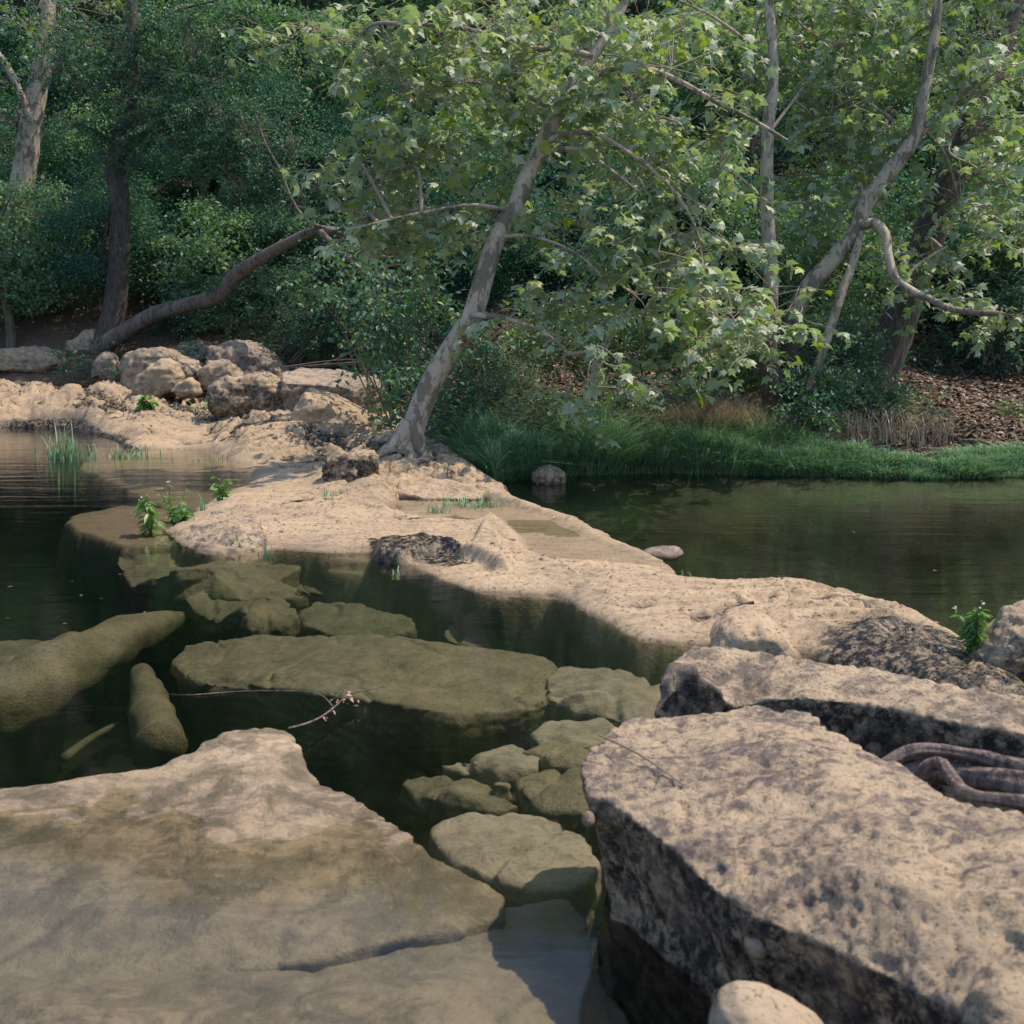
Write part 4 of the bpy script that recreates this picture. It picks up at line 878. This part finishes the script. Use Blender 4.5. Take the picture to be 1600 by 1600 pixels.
shrub('shrub', 'thin leafy brush beside the dark leaning trunk', [(1400, 620, 14.9, .3, .3, .2, 1), (1250, 560, 15.5, .5, .4, .7, 2), (1340, 470, 16.2, .4, .4, .4, 1)], M_mid, TO, .065, 48, 330, step=.03)
shrub('shrub', 'leafy brush in the shade under the hanging sycamore branches', [(1000, 540, 15.8, .8, .5, .5, 2), (1130, 560, 15.8, .6, .5, .5, 2), (870, 520, 16.2, .7, .5, .6, 2)], M_mid, TO, .075, 49, 620, step=.03)
shrub('shrub', 'dim brush under the dark canopy at the right edge', [(1500, 560, 18, .9, .6, .5, 2), (1570, 500, 17.5, .5, .5, .8, 2)], M_dark, TO, .07, 50, 420, step=.04)
shrub('shrub', 'low leafy weeds scattered over the litter right of the dark leaning trunk', [(1440, 650, 14.6, .35, .3, .12, 1), (1520, 690, 13.9, .4, .3, .10, 1), (1580, 640, 15, .4, .3, .15, 1)], M_mid, TO, .06, 52, 70, step=.03, twigl=.25)
shrub('shrub', 'pale green weeds at the top of the grassy bank below the thin pale stem', [(880, 640, 13.8, .4, .3, .2, 1), (980, 620, 14.2, .5, .3, .2, 1), (1080, 610, 14.5, .4, .3, .2, 1)], M_mid, TO, .06, 53, 200, step=.03, twigl=.3)
shrub('creeping_plant', 'dark leafy plant in the gap between the heap and the leaning sycamore', [(600, 655, 15.8, .25, .3, .25, 1)], M_vine, TO, .12, 51, 26, step=.07, twigl=.3)

# ------------------------------------------------------------------ grass and litter
def blades(n, xs, ys, zs, h, w, rg, lean=.5):
    V = []; a = rg.uniform(0, 6.28, n); d = np.stack([np.cos(a), np.sin(a), 0 * a], -1); s = np.stack([-np.sin(a), np.cos(a), 0 * a], -1)
    hh = h * rg.uniform(.45, 1.2, n); ln = np.abs(rg.normal(0, lean, n)) * hh; base = np.stack([xs, ys, zs], -1)
    lv = [(0, 1, 0), (.45, .85, .18), (.8, .5, .55), (1, .02, 1)]
    for t, ww, bend in lv:
        cpt = base + d * (ln * bend)[:, None] + np.array([0, 0, 1]) * (hh * (t - .25 * bend * lean))[:, None]
        V.append(cpt + s * (w * ww * .5)); V.append(cpt - s * (w * ww * .5))
    V = np.stack(V, 1); m = len(lv) * 2
    F0 = np.array([(2 * i, 2 * i + 1, 2 * i + 3, 2 * i + 2) for i in range(len(lv) - 1)])
    F = F0[None] + (np.arange(n) * m)[:, None, None]
    return V.reshape(-1, 3), F.reshape(-1, 4), np.repeat(rg.uniform(0, 1, n), m)
rg = np.random.default_rng(61)
n = 60000
xs = rg.uniform(-.9, 7.5, n); dd = rg.uniform(0, 1, n) ** 1.4 * np.interp(xs, [-.9, 0, 2, 3.5, 5, 7.5], [.9, 1.2, 1.3, .9, .6, .35])
p3 = np.stack([xs, dd * 2, 0 * xs], -1)
keep = fbm(p3 * 1.6, 3) > np.interp(xs, [0, 3, 5], [-.6, -.25, .0]) + dd * .25 - .25
xs, dd = xs[keep], dd[keep]; ys = np.interp(xs, BX, BY) - .06 + dd; n = len(xs)
V, F, r = blades(n, xs, ys, ground_h(xs, ys) - .02, np.interp(xs, [-.9, 1, 2.5, 4, 7], [.42, .42, .34, .20, .14]) * (.9 + .9 * fbm(np.stack([xs, ys, 0 * xs], -1) * 1.7, 3)), .012, rg, 1.15)
tag(link('bank_grass', mesh_np('bank_grass', V, F, M_grass, False, {'r': r})), 'lush green grass along the water edge of the far bank', 'grass', kind='stuff')
n = 5000; xs = np.concatenate([rg.normal(2.1, .5, n), rg.uniform(2.5, 5, n // 6)]); n = len(xs)
ys = np.interp(xs, BX, BY) + rg.uniform(.9, 1.6, n)
V, F, r = blades(n, xs, ys, ground_h(xs, ys) - .02, .50, .010, rg, 1.1)
tag(link('dry_grass', mesh_np('dry_grass', V, F, M_drygrass, False, {'r': r})), 'dead straw-coloured grass on the bank above the green grass', 'dry grass', kind='stuff')
n = 60000; xs = rg.uniform(-3, 9.5, n); ys = np.interp(xs, BX, BY) + .25 + rg.uniform(0, 1, n) ** 1.3 * 7
lp = np.stack([xs, ys, ground_h(xs, ys) + rg.uniform(.0, .03, n)], -1)
tag(link('leaf_litter', leaf_mesh('leaf_litter', lp, .075, TL, M_litter, droop=.0, tilt=.35, rg=rg)), 'brown and pinkish fallen leaves covering the far bank', 'leaf litter', kind='stuff')
# fallen sticks on the bank
for i, (a, b, lab) in enumerate([((1290, 655), (1370, 668), 'pale broken stick lying below the dark leaning trunk'), ((1440, 680), (1495, 704), 'thin grey stick sloping down to the grass at the right'), ((1500, 660), (1570, 664), 'grey fallen branch near the right edge of the bank')]):
    yq = 14.2 - .3 * i; A_ = Q(*a, yq); B_ = Q(*b, yq - .25)
    A_.z = ground_h(np.array([A_.x]), np.array([A_.y]))[0] + .04; B_.z = ground_h(np.array([B_.x]), np.array([B_.y]))[0] + .05
    V, F = tube_np([A_, (A_ + B_) / 2 + Vector((0, 0, .04)), B_], [.02, .022, .012], 6, .1, i); ac = Acc(); ac.add(V, F)
    tag(link('fallen_stick', ac.mesh('fallen_stick', M_bark_grey, org=A_), loc=A_), lab, 'stick')

def tuft(px, py, label, n=60, h=.25, w=.008, spread=.12, mat=None, lean=.9, seed=1, z=0.0, name='grass_tuft'):
    rg = np.random.default_rng(seed); c = P(px, py, z); zz = max(ledge_z(c.x, c.y), -.03); c = P(px, py, zz); zz = max(ledge_z(c.x, c.y), -.03)
    xs = rg.normal(0, spread, n); ys = rg.normal(0, spread * .6, n)
    V, F, r = blades(n, xs, ys, np.full(n, -.02), h * rg.uniform(.4, 1.15, n), w * 1.3, rg, lean)
    return tag(link(name, mesh_np(name, V, F, mat or M_grass, False, {'r': r}), loc=(c.x, c.y, zz)), label, 'grass', 'grass tufts on the ledge')
tuft(102, 665, 'tall green grass tuft hanging at the left water edge', 130, .42, .014, .14, seed=1, lean=.35)
tuft(92, 612, 'short dark tuft in a crack of the left ledge', 80, .25, .014, .12, seed=2, z=.3)
tuft(200, 625, 'low green tuft in front of the upright rounded boulder', 90, .22, .012, .2, seed=3, z=.3)
tuft(352, 655, 'grass tuft at the foot of the big cracked boulder', 160, .36, .012, .22, seed=4, z=.3)
tuft(128, 600, 'thin grass sprig by the block of brush at the left', 40, .35, .010, .1, seed=5, z=.35)
tuft(322, 722, 'sparse reeds at the edge of the left pool inlet', 22, .18, .008, .14, seed=6, lean=.15)
tuft(318, 800, 'upright grass sprig between the two leafy weeds', 14, .22, .010, .02, seed=7, lean=.3)
tuft(372, 866, 'curved grass sprig at the foot of the rough hump', 12, .22, .012, .03, seed=8, lean=.7)
tuft(418, 872, 'narrow grass sprig standing in the water right of the hump', 14, .16, .008, .03, seed=9, lean=.15)
tuft(520, 772, 'pair of thin grass sprigs on the mid ledge', 16, .16, .006, .07, seed=10, lean=.2)
tuft(575, 775, 'tiny grass sprig below the blackened block', 18, .09, .006, .06, seed=11)
tuft(682, 772, 'small grass tuft at the left foot of the layered plate', 40, .17, .008, .06, seed=12)
tuft(735, 776, 'wider grass tuft at the right foot of the layered plate', 110, .17, .008, .16, seed=13)
tuft(1060, 903, 'tiny green sprig where the ledge meets the far pool', 12, .06, .010, .03, seed=14)
tuft(618, 868, 'lone green sprig in front of the black step', 9, .10, .009, .02, seed=15)
tuft(650, 712, 'dark moss tuft at the leaning sycamore roots', 40, .08, .006, .05, seed=16)

def weed(px, py, h, label, flowers=5, seed=1, broad=False, z=0.0, sp=.05, stems=5, lsz=.05):
    rg = np.random.default_rng(seed); c = P(px, py, z); c.z = max(z, ledge_z(c.x, c.y) if c.y > 5.5 else z)
    root = empty('flowering_weed' if flowers else 'leafy_weed', c); tag(root, label, 'weed', 'weeds in the rocks')
    st, lf, tips = Acc(), [], []
    for i in range(stems):
        b = np.array([rg.normal(0, sp * .3), rg.normal(0, sp * .3), -.02]); top = b + np.array([rg.normal(0, sp), rg.normal(0, sp), h * rg.uniform(.6, 1)])
        m = (b + top) / 2 + rg.normal(0, sp * .15, 3)
        V, F = tube_np([b, m, top], [.004, .003, .0015], 5); st.add(V, F); tips.append(top)
        for t in rg.uniform(.1, .95, 22 if not broad else 9): lf.append(b * (1 - t) ** 2 + 2 * m * t * (1 - t) + top * t * t)
    link('stems', st.mesh('stems', M_plant), root)
    V0 = TO[0] * (np.array([.55, 1, 1]) if not broad else np.array([1.2, 1, 1]))
    V, F, r = leaves(np.array(lf), lsz, (V0, TO[1]), droop=-.25, tilt=.6, rg=rg)
    link('foliage', mesh_np('foliage', V, F, M_plant, False, {'r': r}), root)
    for i in range(flowers):
        t = tips[i % len(tips)] + rg.normal(0, .018, 3) * (i >= len(tips))
        pts = np.repeat(t[None], 7, 0) + rg.normal(0, .003, (7, 3)); V, F, r = leaves(pts, .016, TO, droop=-.1, tilt=.2, rg=rg)
        link('flower', mesh_np('flower', V, F, M_flower, False, {'r': r}), root)
    return root
weed(234, 832, .34, 'tall narrow weed with white flower heads standing in the pool', 6, 1, lsz=.11, sp=.05, stems=4)
weed(268, 812, .36, 'thin spindly weed with a few white buds behind the leafy one', 5, 2, lsz=.05, sp=.09, stems=6)
weed(284, 814, .17, 'low bright green leafy weed between the flowering weed and the hump', 0, 3, broad=True, lsz=.10, sp=.08, stems=7)
weed(346, 790, .26, 'bright green leafy weed on top of the ledge, right of the grass sprig', 0, 4, broad=True, lsz=.085, sp=.06, stems=4)
weed(240, 662, .30, 'broad-leaved seedling on the pale ledge in front of the boulder heap', 0, 5, broad=True, lsz=.22, sp=.10, stems=3, z=.1)
weed(1519, 1012, .23, 'dense green flowering weed beside the grey streaked boulder at the right', 5, 6, lsz=.055, sp=.035, stems=14, z=.10)

# ------------------------------------------------------------------ wood in and by the water
def log(name, pts, rads, label, mat, cat, rough=.12, seed=1):
    pp = [P(*p) if len(p) == 3 else p for p in pts]; V, F = tube_np(pp, rads, 30, rough * 2.2, seed)
    n = len(V); a = Acc(); a.add(V, F)
    me = mesh_np(name, np.concatenate(a.V) - np.array(pp[0]), [np.concatenate([f for f in a.F[:1]])], mat)
    bm = bmesh.new(); bm.from_mesh(me); bmesh.ops.holes_fill(bm, edges=[e for e in bm.edges if e.is_boundary], sides=0); bm.to_mesh(me); bm.free()
    return tag(link(name, me, loc=pp[0]), label, cat)
log('log', [(-40, 1120, -.34), (60, 1070, -.28), (150, 1020, -.26), (230, 985, -.27), (292, 962, -.32)], [.19, .18, .15, .11, .03], 'thick algae-covered log lying under water at the left', M_sub, 'log')
log('stump', [(222, 1052, -.30), (232, 1090, -.30), (240, 1130, -.30), (246, 1172, -.32)], [.05, .09, .11, .12], 'short sunken stump with a broken end, in the dark water right of the log', M_sub, 'stump', seed=3)
log('branch', [(100, 1185, -.45), (140, 1155, -.45), (185, 1130, -.45)], [.02, .018, .012], 'thin sunken branch below the stump', M_sub, 'branch', seed=4)
# driftwood roots at the right
dr = empty('driftwood', P(1500, 1210, .42)); tag(dr, 'grey-purple twisted driftwood root lying between the two big boulders at the right', 'driftwood')
for i, (pts, r0, r1) in enumerate([([(1340, 1225, .25), (1400, 1185, .30), (1440, 1172, .33), (1500, 1176, .34), (1560, 1190, .34), (1680, 1230, .34)], .016, .026), ([(1425, 1225, .36), (1448, 1198, .41), (1472, 1194, .43), (1488, 1216, .44), (1512, 1240, .45), (1570, 1250, .455), (1660, 1262, .45)], .014, .017),
                                   ([(1380, 1230, .22), (1440, 1204, .27), (1500, 1212, .28), (1560, 1222, .30), (1680, 1236, .31)], .024, .042)]):
    pp = [P(*q_) for q_ in pts]; rr = np.linspace(r0, r1, len(pp)); V, F = tube_np(pp, rr * .95, 40, .45, i * 5, groove=.07); ac = Acc(); ac.add(V, F)
    link('root', ac.mesh('root', M_drift, org=dr.location), dr)
# dead twig with dry bits, caught on the tip of the slab
tw = empty('twig', P(452, 1138, .05)); tag(tw, 'pale dead twig with dry pinkish blossoms, sticking out of the water at the slab tip', 'twig')
ac = Acc(); o_ = np.array(list(tw.location))
T1 = [P(450, 1138, .06), P(480, 1130, .05), P(505, 1118, .045), P(528, 1100, .05), P(548, 1084, .06), P(602, 1072, .09)]
for pts, r0 in ((T1, .005), ([P(528, 1100, .05), P(536, 1090, .07), P(540, 1076, .09)], .003), ([P(520, 1104, .05), P(500, 1085, .05), P(460, 1080, .02), P(380, 1080, .005), P(290, 1086, .004), P(250, 1082, -.01)], .0028), ([P(535, 1092, .05), P(560, 1088, .05), P(572, 1092, .04)], .002), ([P(545, 1085, .06), P(530, 1074, .08), P(520, 1066, .09)], .002)):
    V, F = tube_np(pts, np.linspace(r0, r0 * .5, len(pts)), 6, .1, 2); ac.add(V, F)
link('stem', ac.mesh('stem', M_drift, org=o_), tw)
rg = np.random.default_rng(5)
pp = np.concatenate([np.array(list(P(540, 1088, .06))) + rg.normal(0, .018, (26, 3)) * np.array([1.6, 1, .7]), np.array(list(P(505, 1119, .05))) + rg.normal(0, .006, (5, 3)), np.array(list(P(520, 1108, .05))) + rg.normal(0, .006, (4, 3))])
M_blossom = plain('dry_blossom', (.52, .36, .30))
V, F, r = leaves(pp, .022, TO, rg=rg); link('blossoms', mesh_np('blossoms', V - o_, F, M_blossom, False, {'r': r}), tw)
# straw lying on the great boulder, bits on the ledge
ac = Acc(); 
a_, b_ = hit(big, 935, 1148), hit(big, 1068, 1228); V, F = tube_np([a_, (a_ + b_) / 2 + Vector((0, 0, .012)), b_], [.003, .003, .002], 6); ac.add(V, F)
tag(link('straw', ac.mesh('straw', M_drygrass, org=a_), loc=a_), 'long dry straw lying across the biggest boulder', 'straw')
ac = Acc()
a_, b_ = P(1148, 945, .1), P(1178, 946, .1)
for q_ in (a_, b_): q_.z = ledge_z(q_.x, q_.y) + .008
V, F = tube_np([a_, (a_ + b_) / 2, b_], [.012, .014, .008], 7, .3, 3); ac.add(V, F)
tag(link('wood_chip', ac.mesh('wood_chip', M_bark_dark, org=a_), loc=a_), 'dark scrap of wood lying on the right part of the ledge', 'wood scrap')

# bits of leaf and grit caught on the ledge, and leaves afloat
rg = np.random.default_rng(9); sel = _lx[(_lx[:, 2] > .015) & (_lx[:, 1] < 19)]
cl = sel[rg.integers(len(sel), size=60)]; pp = cl[rg.integers(60, size=500)][:, :2] + rg.normal(0, .22, (500, 2))
zz = np.array([ledge_z(a, b) for a, b in pp]); ok = zz > .012
tag(link('leaf_bits', leaf_mesh('leaf_bits', np.stack([pp[ok, 0], pp[ok, 1], zz[ok] + .006], -1), .035, TO, M_litter, droop=.0, tilt=.3, rg=rg)), 'tiny dead leaf scraps and grit caught on the pale ledge', 'leaf scraps', kind='stuff')
fl = []
for (px, py, n_, sx, sy) in ((70, 920, 4, .3, .3), (110, 965, 5, .3, .25), (900, 752, 14, .5, .12), (1020, 750, 10, .4, .1), (1350, 800, 12, 1.2, .8), (620, 1180, 3, .3, .3), (1300, 870, 8, .8, .5)):
    c = P(px, py, 0); fl.append(np.stack([rg.normal(c.x, sx, n_), rg.normal(c.y, sy, n_), np.full(n_, .004)], -1))
fl = np.concatenate(fl); keepf = ground_h(fl[:, 0], fl[:, 1]) < -.02
tag(link('floating_leaves', leaf_mesh('floating_leaves', fl[keepf], .034, TO, M_litter, droop=.0, tilt=.06, rg=rg)), 'a few small dead leaves afloat on the pools', 'floating leaves', kind='stuff')
